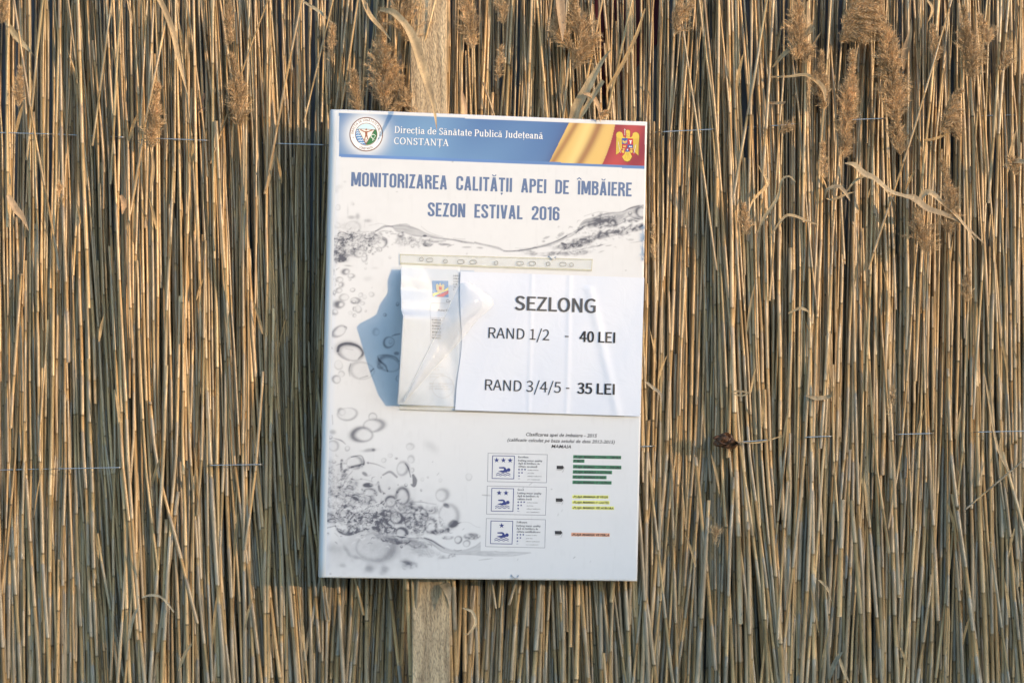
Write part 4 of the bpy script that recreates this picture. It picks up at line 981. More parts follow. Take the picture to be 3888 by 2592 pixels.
# --- printed face: a fine grid whose colours are the print
SCALE = 0.0005758
def face_print():
    u0, u1, v0, v1 = -BW / 2 + 0.0135, BW / 2 - 0.0048, -BH / 2 + 0.0048, BH / 2 - 0.0048
    st = 0.00135
    nu, nv = int((u1 - u0) / st), int((v1 - v0) / st)
    us = np.linspace(u0, u1, nu + 1); vs = np.linspace(v0, v1, nv + 1)
    U, Vv = np.meshgrid(us, vs)
    P = np.stack([U, np.zeros_like(U), Vv], -1) @ _b3.T + _bo
    d = P[..., 1] - CAM.y
    px = 1944 + FPX * P[..., 0] / d; py = 1296 - FPX * (P[..., 2] - CAM.z) / d
    gx_ = np.clip((px - GX0) / GS, 0, GW - 1.01); gy_ = np.clip((py - GY0) / GS, 0, GH - 1.01)
    xi, yi = gx_.astype(int), gy_.astype(int); fx, fy = gx_ - xi, gy_ - yi
    D = (DK[yi, xi] * (1 - fx) + DK[yi, xi + 1] * fx) * (1 - fy) + (DK[yi + 1, xi] * (1 - fx) + DK[yi + 1, xi + 1] * fx) * fy
    white = np.array([0.615, 0.622, 0.635]); ink = np.array([0.072, 0.074, 0.098])
    D = np.clip(D[..., None] * 1.18, 0, .96)
    C = white * (1 - D) + ink * D
    C = C * (0.985 - 0.035 * n2(px * .012, py * .009, 77) * n2(px * .05, py * .05, 78) - 0.02 * (n2(px * .11, py * .02, 79) > .86))[..., None]
    # bluish skylight painted into the colour close to the left fold
    e = np.clip(1 - (U - u0) / 0.012, 0, 1)[..., None] * 0.5
    C = C * (1 - e) + C * np.array([0.86, 0.94, 1.06]) * e
    # banner
    tl, tr, br, bl = (1288.5, 429), (2452, 478), (2446, 641), (1285.5, 595.5)
    s = (px - 1287) / (2449 - 1287)
    top = tl[1] + (tr[1] - tl[1]) * s; bot = bl[1] + (br[1] - bl[1]) * s
    t = (py - top) / (bot - top)
    inside = (s >= 0) & (s <= 1) & (t >= 0) & (t <= 1)
    X = px - 1390.5; Y = py - 510.5
    a = np.array([0.060, 0.128, 0.30]); b = np.array([0.145, 0.27, 0.45])
    k = np.clip(0.35 + 0.65 * np.exp(-((s - 0.24) / 0.17) ** 2) + 0.25 * (t - .5) - 0.25 * np.clip(s - .45, 0, 1) + 0.10 * np.sin(s * 23 + t * 3), 0, 1)[..., None]
    bl_ = a * (1 - k) + b * k
    g = np.exp(-(np.clip(np.hypot(X, Y) - 56, 0, None) / 34) ** 1.6)[..., None]
    bl_ = bl_ * (1 - g) + np.array([0.64, 0.65, 0.66]) * g
    # flag folds
    xa = 2161 + (2080 - 2161) * t; xb = 2335.7 + (2282 - 2335.7) * t + 6 * np.sin(t * math.pi)
    f = (px - xa) / (xb - xa)
    fold = 0.75 * np.exp(-((f - 0.16 + 0.10 * t) / 0.07) ** 2) + 0.85 * np.exp(-((f - 0.66 + 0.10 * t) / 0.09) ** 2) + 0.25 * np.exp(-((f - 1.02) / 0.05) ** 2)
    glow = np.exp(-((f - 0.42) / 0.12) ** 2)
    yel = np.array([0.60, 0.40, 0.13]) * (1 - fold[..., None]) + np.array([0.24, 0.10, 0.045]) * fold[..., None]
    yel = yel + glow[..., None] * np.array([0.08, 0.10, 0.06])
    shade = np.exp(-np.clip(-(px - xa), 0, None) / 22)[..., None] * 0.65
    bl_ = np.where((px < xa)[..., None], bl_ * (1 - shade) + np.array([0.05, 0.07, 0.18]) * shade, bl_)
    red = np.array([0.40, 0.055, 0.055]); dred = np.array([0.20, 0.018, 0.035])
    rk = (0.5 + 0.5 * np.sin((px - xb) * 0.045 + t * 1.5 + 1.3))[..., None] * 0.75 + 0.2 * np.clip((px - 2380) / 60, 0, 1)[..., None]
    rr_ = red * (1 - rk) + dred * rk
    ban = np.where((px < xa)[..., None], bl_, np.where((px < xb)[..., None], yel, rr_))
    dk_ = np.clip(0.92 + 0.03 * (1 - s), 0, 1)
    dkband = py > (584 + (630 - 584) * s)
    ban = np.where(dkband[..., None], np.array([0.105, 0.20, 0.42]) * (0.85 + .3 * k), ban)
    C = np.where(inside[..., None], ban, C)
    # merge even blocks of cells into single faces
    idx = np.arange((nu + 1) * (nv + 1)).reshape(nv + 1, nu + 1)
    B = 8; faces = []
    for j in range(0, nv, B):
        for i in range(0, nu, B):
            j2, i2 = min(j + B, nv), min(i + B, nu)
            blk = C[j:j2 + 1, i:i2 + 1]
            if blk.max(axis=(0, 1)).max() - blk.min() < 0.004 or (blk.max(axis=(0, 1)) - blk.min(axis=(0, 1))).max() < 0.002:
                faces.append(np.array([[idx[j, i], idx[j, i2], idx[j2, i2], idx[j2, i]]]))
            else:
                q = idx[j:j2, i:i2]
                faces.append(np.stack([q, idx[j:j2, i + 1:i2 + 1], idx[j + 1:j2 + 1, i + 1:i2 + 1], idx[j + 1:j2 + 1, i:i2]], -1).reshape(-1, 4))
    F = np.vstack(faces)
    used, inv = np.unique(F.ravel(), return_inverse=True)
    V = np.stack([U, np.full_like(U, -0.0002), Vv], -1).reshape(-1, 3)[used]
    m, t_, b_ = new_mat('printed_film')
    at = N(t_, 'ShaderNodeAttribute', attribute_name='tint')
    t_.links.new(at.outputs['Color'], b_.inputs['Base Color'])
    n = N(t_, 'ShaderNodeTexNoise', Scale=14.0, Detail=2.0); tc = N(t_, 'ShaderNodeTexCoord')
    bp = N(t_, 'ShaderNodeBump', Strength=0.15, Distance=0.004)
    t_.links.new(tc.outputs['Object'], n.inputs['Vector']); t_.links.new(n.outputs[0], bp.inputs['Height']); t_.links.new(bp.outputs[0], b_.inputs['Normal'])
    b_.inputs['Roughness'].default_value = 0.36; b_.inputs['Specular IOR Level'].default_value = 0.35
    mesh_obj('printed_film', V, inv.reshape(F.shape), m, board, C.reshape(-1, 3)[used])
face_print()

# --- flat ink shapes and lettering
INK = {}
def ink(name, col, rough=0.4):
    if name not in INK: INK[name] = flat_mat(name, col, rough, 0.3)
    return INK[name]
def hboard(u, v): return 0.0 * u
class Surf:
    def __init__(s, h, parent, sub=0): s.h, s.parent, s.sub = h, parent, sub
BS = Surf(hboard, board)
def lay(name, polys, mat, layer, surf=BS, parent=None):
    """polys: lists of source pixels, laid flat on the surface"""
    V, F = [], []
    for k, poly in enumerate(polys):
        b = len(V)
        for (x, y) in poly:
            u, v = uv(x, y); V.append((u, v))
        F.append(tuple(range(b, b + len(poly))))
    if surf.sub:
        import bmesh
        bm = bmesh.new(); vs = [bm.verts.new((q[0], 0, q[1])) for q in V]
        for f in F: bm.faces.new([vs[j] for j in f])
        bmesh.ops.triangulate(bm, faces=bm.faces[:])
        for _ in range(4):
            E_ = [e for e in bm.edges if e.calc_length() > 0.003]
            if not E_: break
            bmesh.ops.subdivide_edges(bm, edges=E_, cuts=1, use_grid_fill=True)
            bmesh.ops.triangulate(bm, faces=bm.faces[:])
        bm.verts.index_update()
        V = [(q.co.x, q.co.z) for q in bm.verts]; F = [tuple(q.index for q in f.verts) for f in bm.faces]; bm.free()
        V = np.array(V); y = -(0.0003 + layer * 0.00015) - surf.h(V[:, 0], V[:, 1])
        return mesh_obj(name, np.stack([V[:, 0], y, V[:, 1]], 1), F, mat, parent or surf.parent)
    V = np.array(V); y = -(0.0003 + layer * 0.00012) - surf.h(V[:, 0], V[:, 1])
    # tiny step between shapes of the same mesh, so that none lie in one plane
    stp = np.concatenate([[k % 12 * 4e-6] * len(p) for k, p in enumerate(polys)])
    return mesh_obj(name, np.stack([V[:, 0], y - stp, V[:, 1]], 1), F, mat, parent or surf.parent)
def ngon(cx, cy, r, n=40, ry=None, a0=0.0):
    ry = ry or r
    return [(cx + r * math.cos(a0 + 2 * math.pi * k / n), cy + ry * math.sin(a0 + 2 * math.pi * k / n)) for k in range(n)]
def annulus(cx, cy, r0, r1, n=48, a0=0, a1=2 * math.pi, ry=1.0):
    out = []
    for k in range(n):
        p, q = a0 + (a1 - a0) * k / n, a0 + (a1 - a0) * (k + 1) / n
        out.append([(cx + r0 * math.cos(p), cy + r0 * ry * math.sin(p)), (cx + r1 * math.cos(p), cy + r1 * ry * math.sin(p)), (cx + r1 * math.cos(q), cy + r1 * ry * math.sin(q)), (cx + r0 * math.cos(q), cy + r0 * ry * math.sin(q))])
    return out
def stroke(P, w, closed=False, caps=0.0):
    P = [np.array(p, float) for p in P]; out = []
    if closed: P = P + [P[0]]
    for i in range(len(P) - 1):
        a_, b_ = P[i], P[i + 1]; d = b_ - a_; L = np.linalg.norm(d)
        if L < 1e-9: continue
        d /= L; n_ = np.array([-d[1], d[0]]) * w / 2
        ex = w * 0.28
        s0 = 0 if (i == 0 and not closed) else ex; s1 = 0 if (i == len(P) - 2 and not closed) else ex
        if i == 0 and not closed: s0 = caps
        if i == len(P) - 2 and not closed: s1 = caps
        A_, B_ = a_ - d * s0, b_ + d * s1
        out.append([tuple(A_ + n_), tuple(B_ + n_), tuple(B_ - n_), tuple(A_ - n_)])
    return out
def arc(cx, cy, rx, ry, a0, a1, n=8):
    return [(cx + rx * math.cos(math.radians(a0 + (a1 - a0) * k / n)), cy + ry * math.sin(math.radians(a0 + (a1 - a0) * k / n))) for k in range(n + 1)]

# built-in font lettering
_cur = bpy.data.curves.new('lettering', 'FONT'); _co = bpy.data.objects.new('lettering', _cur); S.collection.objects.link(_co)
FONT1 = _cur.font; FONT2 = None
try:        # the humanist sans that ships inside Blender itself; the built-in face serves if it is absent
    import os
    FONT2 = bpy.data.fonts.load(os.path.join(bpy.utils.system_resource('DATAFILES'), 'fonts', 'Noto Sans CJK Regular.woff2'))
except Exception:
    FONT2 = None
def text_geo(s, bold=0.0, res=3, sans=False):
    _cur.font = FONT2 if sans and FONT2 else FONT1; _cur.body = s; _cur.offset = bold; _cur.resolution_u = res; _cur.fill_mode = 'BOTH' if False else 'FRONT'
    bpy.context.view_layer.update()
    me = bpy.data.meshes.new_from_object(_co.evaluated_get(bpy.context.evaluated_depsgraph_get()))
    V = np.array([(v.co.x, v.co.y) for v in me.vertices]); F = [tuple(p.vertices) for p in me.polygons]
    bpy.data.meshes.remove(me)
    return V, F
def place_geo(name, V, F, a, b, cap, capu, mat, layer, surf, parent=None, shear=0.0):
    """V: glyph coords with baseline 0 and cap height capu; a, b: source px of the ends of the baseline; cap: px"""
    ua, va = uv(*a); ub, vb = uv(*b)
    L = math.hypot(ub - ua, vb - va); dx, dy = (ub - ua) / L, (vb - va) / L
    x = (V[:, 0] - V[:, 0].min()); x = x + shear * V[:, 1]; x = x - x.min()
    x = x / x.max() * L; y = V[:, 1] / capu * cap * SCALE
    U = ua + x * dx - y * dy; W = va + x * dy + y * dx
    yy_ = -(0.0003 + layer * 0.00012) - surf.h(U, W)
    return mesh_obj(name, np.stack([U, yy_, W], 1), F, mat, parent or surf.parent)
def text(s, a, b, cap, mat, layer=3, surf=BS, bold=0.0, shear=0.0, parent=None, res=2, sans=False):
    cps = 1
    if sans and FONT2:
        dx = bold * 0.376 * 0.9; bold *= 0.12; cps = 3 if dx else 1
    V, F = text_geo(s, bold, res, sans)
    nV = len(V)
    if cps == 3:      # heavier strokes: the same outline three times, side by side, a hair apart in depth
        F = F + [tuple(j + nV for j in f) for f in F] + [tuple(j + 2 * nV for j in f) for f in F]
        V = np.vstack([V, V + [dx, 0], V - [dx, 0]])
        o = place_geo('lettering', V, F, a, b, cap, CAPU[True] + bold, mat, layer, surf, parent, shear)
        for k, v in enumerate(o.data.vertices): v.co.y -= (k // nV) * 5e-5
        return o
    return place_geo('lettering', V, F, a, b, cap, CAPU[bool(sans and FONT2)] + bold, mat, layer, surf, parent, shear)

CAPU = {False: 0.682, True: 0.2567}
# a condensed poster face, drawn as strokes (cap height 1)
def cond(ch):
    s, h = 0.142, 0.071
    w = 0.40
    G = {'I': (s, [[(h, 0), (h, 1)]]),
         'M': (.56, [[(h, 0), (h, 1)], [(.56 - h, 0), (.56 - h, 1)], [(.115, .98), (.28, .10)], [(.445, .98), (.28, .10)]]),
         'N': (.42, [[(h, 0), (h, 1)], [(.42 - h, 0), (.42 - h, 1)], [(.10, .97), (.32, .03)]]),
         'T': (.37, [[(0, 1 - h), (.37, 1 - h)], [(.185, 0), (.185, 1)]]),
         'E': (.34, [[(h, 0), (h, 1)], [(h, 1 - h), (.34, 1 - h)], [(h, .51), (.30, .51)], [(h, h), (.34, h)]]),
         'L': (.33, [[(h, 0), (h, 1)], [(h, h), (.33, h)]]),
         'Z': (.36, [[(.02, 1 - h), (.36, 1 - h)], [(.26, .93), (.10, .07)], [(0, h), (.36, h)]]),
         'A': (.43, [[(.075, 0), (.20, 1)], [(.355, 0), (.23, 1)], [(.12, .26), (.31, .26)]]),
         'V': (.42, [[(.075, 1), (.195, 0.0)], [(.345, 1), (.225, 0.0)]]),
         'O': (w, [('c', [(h, .24)] + arc(.2, .2, .2 - h, .2 - h, 180, 360) + [(w - h, .76)] + arc(.2, .8, .2 - h, .2 - h, 0, 180))]),
         '0': (w, [('c', [(h, .24)] + arc(.2, .2, .2 - h, .2 - h, 180, 360) + [(w - h, .76)] + arc(.2, .8, .2 - h, .2 - h, 0, 180))]),
         'C': (w, [[(w - h, .66), (w - h, .78)] + arc(.2, .8, .2 - h, .2 - h, 0, 180) + arc(.2, .2, .2 - h, .2 - h, 180, 360) + [(w - h, .36)]]),
         'S': (w, [[(w - h, .69), (w - h, .78)] + arc(.2, .8, .2 - h, .2 - h, 0, 180) + [(h, .72), (.12, .60), (.28, .42), (w - h, .28)] + arc(.2, .2, .2 - h, .2 - h, 0, -180) + [(h, .31)]]),
         'D': (w, [[(h, 0), (h, 1)], [(h, 1 - h), (.18, 1 - h)] + arc(.2, .78, .2 - h, .22 - h, 90, 0) + arc(.2, .22, .2 - h, .22 - h, 0, -90) + [(h, h)]]),
         'P': (.385, [[(h, 0), (h, 1)], [(h, 1 - h), (.17, 1 - h)] + arc(.19, .78, .195 - h, .22 - h, 90, 0) + arc(.19, .62, .195 - h, .19 - h, 0, -90) + [(h, .43 + h)]]),
         'B': (w, [[(h, 0), (h, 1)], [(h, 1 - h), (.17, 1 - h)] + arc(.19, .80, .2 - h, .2 - h, 90, 0) + arc(.19, .69, .2 - h, .18 - h, 0, -90) + [(h, .52)], [(.2, .52)] + arc(.2, .34, .2 - h, .19, 80, 0) + arc(.2, .22, .2 - h, .22 - h, 0, -90) + [(h, h)]]),
         'R': (w, [[(h, 0), (h, 1)], [(h, 1 - h), (.17, 1 - h)] + arc(.19, .79, .2 - h, .21 - h, 90, 0) + arc(.19, .69, .2 - h, .2 - h, 0, -80) + [(h, .50)], [(.22, .50), (w - h - .01, .36), (w - h, .2), (w - h + .015, 0)]]),
         '2': (w, [[(h, .68), (h, .78)] + arc(.2, .8, .2 - h, .2 - h, 180, 0) + [(w - h, .70), (.29, .52), (.12, .24), (h, .12)], [(0, h), (w, h)]]),
         '1': (.24, [[(.24 - h, 0), (.24 - h, 1)], [(0, .83), (.14, .90)]]),
         '6': (w, [[(w - h, .70), (w - h, .78)] + arc(.2, .8, .2 - h, .2 - h, 0, 180) + arc(.2, .2, .2 - h, .2 - h, 180, 360) + [(w - h, .40)] + arc(.2, .42, .2 - h, .17, 0, 170)]),
         ' ': (.17, [])}
    acc = None
    if ch in 'ĂÎȚ': acc, ch = ch, {'Ă': 'A', 'Î': 'I', 'Ț': 'T'}[ch]
    wd, st = G[ch]; polys = []
    for q in st:
        if isinstance(q, tuple): polys += stroke(q[1], s, closed=True)
        else: polys += stroke(q, s)
    if acc == 'Ă': polys += stroke(arc(wd / 2, 1.22, .10, .13, 190, 350), .065)
    if acc == 'Î': polys += stroke([(wd / 2 - .13, 1.07), (wd / 2, 1.20), (wd / 2 + .13, 1.07)], .07)
    if acc == 'Ț': polys += [[(wd / 2 - .06, -.07), (wd / 2 + .06, -.07), (wd / 2 + .05, -.17), (wd / 2 - .04, -.27), (wd / 2 - .01, -.19), (wd / 2 - .06, -.18)]]
    return wd, polys
# a serif face with thick uprights and thin bars (cap height 1)
def pen(P, thick=0.135, thin=0.068, k=None):
    out = []
    P = [np.array(p, float) for p in P]
    for a_, b_ in zip(P[:-1], P[1:]):
        d = b_ - a_; L = np.linalg.norm(d)
        if L < 1e-9: continue
        d /= L; w_ = thin + (thick - thin) * abs(d[1]) ** 1.5 if k is None else k
        n_ = np.array([-d[1], d[0]]) * w_ / 2; e = w_ * .2
        A_, B_ = a_ - d * e, b_ + d * e
        out.append([tuple(A_ + n_), tuple(B_ + n_), tuple(B_ - n_), tuple(A_ - n_)])
    return out
def serif(ch):
    sf = lambda x, y, w_=.26: [[(x - w_ / 2, y - .022), (x + w_ / 2, y - .022), (x + w_ / 2, y + .028), (x - w_ / 2, y + .028)]]
    stem = lambda x, y0, y1: pen([(x, y0 + .02), (x, y1 - .02)])
    X = .70
    base = {'ţ': 't', 'Ţ': 'T', 'ă': 'a', 'Ă': 'A'}.get(ch, ch)
    if base == 'D': w_, p = .80, stem(.16, 0, 1) + sf(.14, .022) + sf(.14, .975) + pen([(.16, .97), (.38, .97)] + arc(.38, .5, .32, .47, 90, -90, 12) + [(.16, .03)])
    elif base == 'i': w_, p = .34, stem(.17, 0, X) + sf(.17, .022) + sf(.12, X - .03, .16) + [ngon(.16, .93, .075, 12)]
    elif base == 'r': w_, p = .50, stem(.16, 0, X) + sf(.17, .022, .30) + sf(.11, X - .03, .16) + pen([(.18, .46), (.26, .62), (.38, .66)]) + [ngon(.42, .61, .07, 10)]
    elif base == 'e': w_, p = .58, pen([(.08, .38), (.50, .38)] + arc(.30, .40, .21, .28, 0, 180, 10) + arc(.32, .34, .23, .31, 180, 320, 10))
    elif base == 'c': w_, p = .54, pen(arc(.31, .35, .23, .32, 50, 320, 14)) + [ngon(.44, .56, .06, 10)]
    elif base == 't': w_, p = .40, pen([(.18, .92), (.18, .14), (.24, .04), (.36, .06)]) + pen([(.04, .66), (.36, .66)])
    elif base == 'a': w_, p = .60, pen(arc(.28, .46, .15, .20, 160, 0, 8) + [(.43, .10), (.50, .03), (.57, .04)]) + pen([(.43, .40), (.22, .34)] + arc(.22, .19, .14, .16, 90, 290, 8) + [(.43, .14)])
    elif base == 'd': w_, p = .66, stem(.50, 0, 1.03) + sf(.56, .022, .16) + sf(.44, 1.0, .14) + pen(arc(.31, .34, .23, .32, 60, 300, 14))
    elif base == 'S': w_, p = .62, pen(arc(.31, .74, .20, .23, 30, 180, 9)[:] + [(.13, .68), (.22, .57), (.42, .46), (.50, .32)] + arc(.30, .26, .21, .24, 10, -160, 9)) + pen([(.50, .98), (.50, .76)], k=.05) + pen([(.10, .26), (.10, .02)], k=.05)
    elif base == 'n': w_, p = .70, stem(.17, 0, X) + sf(.17, .022) + sf(.11, X - .03, .16) + pen([(.19, .52), (.30, .65), (.42, .66), (.52, .56), (.52, .02)]) + sf(.53, .022)
    elif base == 'u': w_, p = .70, pen([(.16, .68), (.16, .16), (.24, .04), (.36, .03), (.50, .14)]) + stem(.51, 0, X) + sf(.11, X - .03, .16) + sf(.46, X - .03, .16) + sf(.57, .022, .14)
    elif base == 'b': w_, p = .64, stem(.15, 0, 1.03) + sf(.10, 1.0, .14) + pen(arc(.33, .34, .23, .32, 125, -125, 14))
    elif base == 'l': w_, p = .34, stem(.17, 0, 1.03) + sf(.17, .022) + sf(.12, 1.0, .16)
    elif base == 'P': w_, p = .66, stem(.16, 0, 1) + sf(.16, .022, .32) + sf(.14, .975) + pen([(.16, .97), (.36, .97)] + arc(.36, .72, .22, .25, 90, -90, 10) + [(.16, .47)])
    elif base == 'J': w_, p = .44, stem(.26, .10, 1) + sf(.26, .975, .32) + pen([(.26, .2), (.20, -.02), (.08, -.06)])
    elif base == 'C': w_, p = .72, pen(arc(.40, .5, .30, .48, 48, 312, 18)) + pen([(.62, .97), (.62, .72)], k=.05)
    elif base == 'O': w_, p = .82, pen(arc(.41, .5, .32, .48, 0, 360, 24))
    elif base == 'N': w_, p = .86, pen([(.16, 0), (.16, 1)], k=.07) + pen([(.70, 0), (.70, 1)], k=.07) + pen([(.15, .98), (.70, .02)], thick=.14) + sf(.16, .022) + sf(.11, .975, .2) + sf(.70, .975)
    elif base == 'T': w_, p = .72, stem(.36, 0, 1) + sf(.36, .022, .30) + pen([(.05, .97), (.67, .97)]) + pen([(.05, .99), (.05, .76)], k=.05) + pen([(.67, .99), (.67, .76)], k=.05)
    elif base == 'A': w_, p = .76, pen([(.10, .02), (.36, .98)], k=.06) + pen([(.36, 1.0), (.64, .02)], thick=.15) + pen([(.20, .34), (.54, .34)]) + sf(.10, .022, .24) + sf(.64, .022, .28)
    else: return .30, []
    if ch in 'ţ': p = p + pen([(.22, -.06), (.26, -.16), (.18, -.24)], k=.06)
    if ch in 'Ţ': p = p + pen([(.36, -.06), (.40, -.16), (.32, -.26)], k=.07)
    if ch in 'ă': p = p + pen(arc(.28, .98, .13, .13, 190, 350, 6), k=.06)
    return w_, p
def glyph_line(s, fn, track, a, b, cap, mat, layer, surf=BS, parent=None):
    V, F, W = [], [], []; x = 0.0; k = 0
    for ch in s:
        w_, polys = fn(ch)
        if ch == ' ': k += 1
        for p in polys:
            bs = len(V); V += [(x + q[0], q[1]) for q in p]; F.append(tuple(range(bs, bs + len(p)))); W.append(k)
        x += w_ + track
    o = place_geo('lettering', np.array(V), F, a, b, cap, 1.0, mat, layer, surf, parent)
    co = np.array([v.co[:] for v in o.data.vertices])
    # hair-thin steps so that crossing strokes never share a plane
    for i, f in enumerate(F):
        co[list(f), 1] -= (i % 9) * 5e-6
    bpy.data.objects.remove(o)
    for wd in set(W):                      # one mesh per word
        fs = [f for f, q in zip(F, W) if q == wd]; ids = sorted({j for f in fs for j in f}); mp = {j: n_ for n_, j in enumerate(ids)}
        mesh_obj('lettering', co[ids], [tuple(mp[j] for j in f) for f in fs], mat, parent or surf.parent)

I_blue = ink('title_blue', (0.105, 0.155, 0.28)); I_navy = ink('navy_ink', (0.035, 0.05, 0.19)); I_white = ink('white_ink', (0.75, 0.75, 0.75)); I_black = ink('black_ink', (0.035, 0.035, 0.04))
I_grey = ink('grey_ink', (0.10, 0.10, 0.105)); I_sh = ink('letter_shade', (0.07, 0.11, 0.22)); I_line = ink('box_line', (0.16, 0.17, 0.22))
I_gold = ink('gold_ink', (0.62, 0.44, 0.07)); I_dgold = ink('dark_gold', (0.20, 0.12, 0.02)); I_brown = ink('seal_brown', (0.19, 0.10, 0.08)); I_red = ink('red_ink', (0.45, 0.03, 0.04)); I_cblue = ink('crest_blue', (0.04, 0.09, 0.30))
glyph_line('MONITORIZAREA  CALITĂȚII  APEI  DE  ÎMBĂIERE', cond, .062, (1332.7, 707), (2397.8, 746.5), 53.5, I_blue, 1)
glyph_line('SEZON  ESTIVAL  2016', cond, .062, (1622.8, 821), (2124.2, 838), 52.5, I_blue, 1)
for dx, dy, m, l in ((1.1, 1.3, I_sh, 1), (0, 0, I_white, 2)):
    glyph_line('Direcţia de Sănătate Publică Judeţeană', serif, .045, (1497.8 + dx, 505 + dy), (2061 + dx, 528.5 + dy), 25.5, m, l)
    glyph_line('CONSTANŢA', serif, .045, (1495.8 + dx, 547.5 + dy), (1703.7 + dx, 555.5 + dy), 25.5, m, l)

# --- round seal
SX, SY = 1390.5, 510.5
seal = lay('seal', [ngon(SX, SY, 61, 64, 62.5)], ink('seal_white', (0.80, 0.80, 0.79)), 1)
def sl_(name, polys, mat, layer): return lay(name, polys, mat, layer, BS, board)
lay('seal_ring', annulus(SX, SY, 60, 63.5, 56, ry=1.025) + annulus(SX, SY, 40.5, 42.5, 48, ry=1.02), I_brown, 3)
clip = lambda pts: [(SX + (x - SX) * min(1, 40.5 / max(1e-3, math.hypot(x - SX, y - SY))), SY + (y - SY) * min(1, 40.5 / max(1e-3, math.hypot(x - SX, y - SY)))) for x, y in pts]
skyp = arc(SX, SY, 40.5, 40.5, 207, 333, 20)
lay('seal_sky', [skyp], ink('pale_sky', (0.52, 0.68, 0.72)), 2)
tri = [Zb(650, 452), Zb(958, 465), Zb(797, 742)]
sea = arc(SX, SY, 40.5, 40.5, 207, 92, 18)
lay('seal_sea', [sea + [tri[2], tri[0]]], ink('seal_sea', (0.09, 0.22, 0.45)), 2)
lay('seal_land', [arc(SX, SY, 40.5, 40.5, 333 - 360, 92, 18) + [tri[2], tri[1]]], ink('seal_green', (0.04, 0.16, 0.06)), 2)
wl = []
for k, y in enumerate((490, 530, 575, 622, 668, 715)):
    x0_, x1_ = 612 + max(0, k - 2) * 20, 680 + k * 18
    wl += stroke([Zb(x0_ + (x1_ - x0_) * q / 8, y + 7 * math.sin(q * 1.7)) for q in range(9)], 2.6)
lay('seal_waves', wl, ink('pale_wave', (0.66, 0.74, 0.80)), 3)
lay('seal_triangle', [tri], ink('seal_cream', (0.78, 0.75, 0.68)), 3)
lay('seal_triangle_rim', stroke(tri, 2.0, closed=True), I_brown, 4)
man = stroke([Zb(690, 465), Zb(760, 500), Zb(800, 505), Zb(850, 500), Zb(925, 470)], 4) + [ngon(*Zb(803, 462), 3.6, 12), [Zb(775, 495), Zb(832, 495), Zb(822, 560), Zb(832, 600), Zb(775, 600), Zb(785, 560)]] \
    + stroke([Zb(790, 590), Zb(775, 640), Zb(760, 680)], 3.6) + stroke([Zb(818, 590), Zb(830, 640), Zb(835, 650)], 3.6) + stroke([Zb(800, 645), Zb(778, 685), Zb(798, 725), Zb(818, 685)], 1.4, closed=True)
lay('seal_figure', man, ink('seal_orange', (0.30, 0.11, 0.06)), 5)
lay('seal_tree', stroke([Zb(925, 680), Zb(930, 640), Zb(900, 600)], 2.5) + stroke([Zb(930, 640), Zb(960, 655)], 2) + stroke(arc(*Zb(930, 590), 8, 8, 0, 330, 10), 1.6) + stroke([Zb(890, 620), Zb(905, 560), Zb(960, 560), Zb(985, 590)], 2), ink('pale_leaf', (0.62, 0.70, 0.60)), 4)
def ring_text(s, r, a0, a1, cap, mat, flip=False):
    V, F = [], []
    ws = []
    for ch in s:
        if ch == ' ': ws.append((0.35, None)); continue
        v, f = text_geo(ch, 0.01); ws.append((v[:, 0].max() - v[:, 0].min() + .12, (v, f)))
    tot = sum(q[0] for q in ws); pos = 0
    for w_, g in ws:
        if g is not None:
            v, f = g; am = math.radians(a0 + (a1 - a0) * (pos + w_ / 2) / tot)
            k_ = cap / 0.68; b = len(V); sx = abs(math.radians(a1 - a0)) * r / tot
            for x, y in v:
                lx = (x - v[:, 0].min() - (w_ - .12) / 2) * sx; ly = y * k_
                if not flip: rr_ = r + ly; px_, py_ = SX + math.cos(am) * rr_ - math.sin(am) * lx, SY + (math.sin(am) * rr_ + math.cos(am) * lx) * 1.02
                else: rr_ = r - ly; px_, py_ = SX + math.cos(am) * rr_ + math.sin(am) * lx, SY + (math.sin(am) * rr_ - math.cos(am) * lx) * 1.02
                V.append(uv(px_, py_))
            F += [tuple(i + b for i in q) for q in f]
        pos += w_
    V = np.array(V)
    mesh_obj('lettering', np.stack([V[:, 0], np.full(len(V), -0.0008), V[:, 1]], 1), F, mat, board)
ring_text('DIRECŢIA DE SĂNĂTATE PUBLICĂ', 48.5, 181, 368, 8.5, I_brown)
ring_text('CONSTANŢA', 57.0, 119, 62, 8.5, I_brown, flip=True)
lay('seal_star', [ngon(*Zb(555, 612), 2.2, 8), ngon(*Zb(1038, 630), 2.2, 8)], I_brown, 3)

# --- coat of arms
wingL = [(1580, 915), (1590, 560), (1583, 500), (1600, 460), (1650, 440), (1700, 455), (1722, 500), (1725, 545), (1760, 560), (1770, 580), (1700, 590), (1700, 780), (1675, 830), (1630, 885)]
wingR = [(2040, 930), (2045, 690), (2058, 540), (2050, 490), (2010, 455), (1970, 452), (1930, 475), (1922, 520), (1905, 548), (1880, 565), (1880, 585), (1935, 590), (1940, 800), (1960, 850), (2000, 895)]
head = [(1770, 590), (1795, 540), (1795, 470), (1783, 445), (1790, 412), (1830, 402), (1862, 420), (1870, 450), (1865, 540), (1895, 590)]
tail = [(1815, 850), (1860, 850), (1880, 890), (1910, 955), (1865, 1035), (1810, 1058), (1750, 1035), (1705, 960), (1755, 905), (1775, 850)]
clawL = [(1690, 835), (1740, 820), (1755, 870), (1730, 885), (1700, 870)]; clawR = [(1870, 825), (1920, 820), (1925, 870), (1895, 885), (1875, 870)]
zz = lambda P: [Z2(*p) for p in P]
cx_, cy_ = 1815, 720
lay('crest_outline', [[Z2(cx_ + (x - cx_) * 1.045 + 4, cy_ + (y - cy_) * 1.035 + 4) for x, y in P] for P in (wingL, wingR, head, tail)], I_dgold, 1)
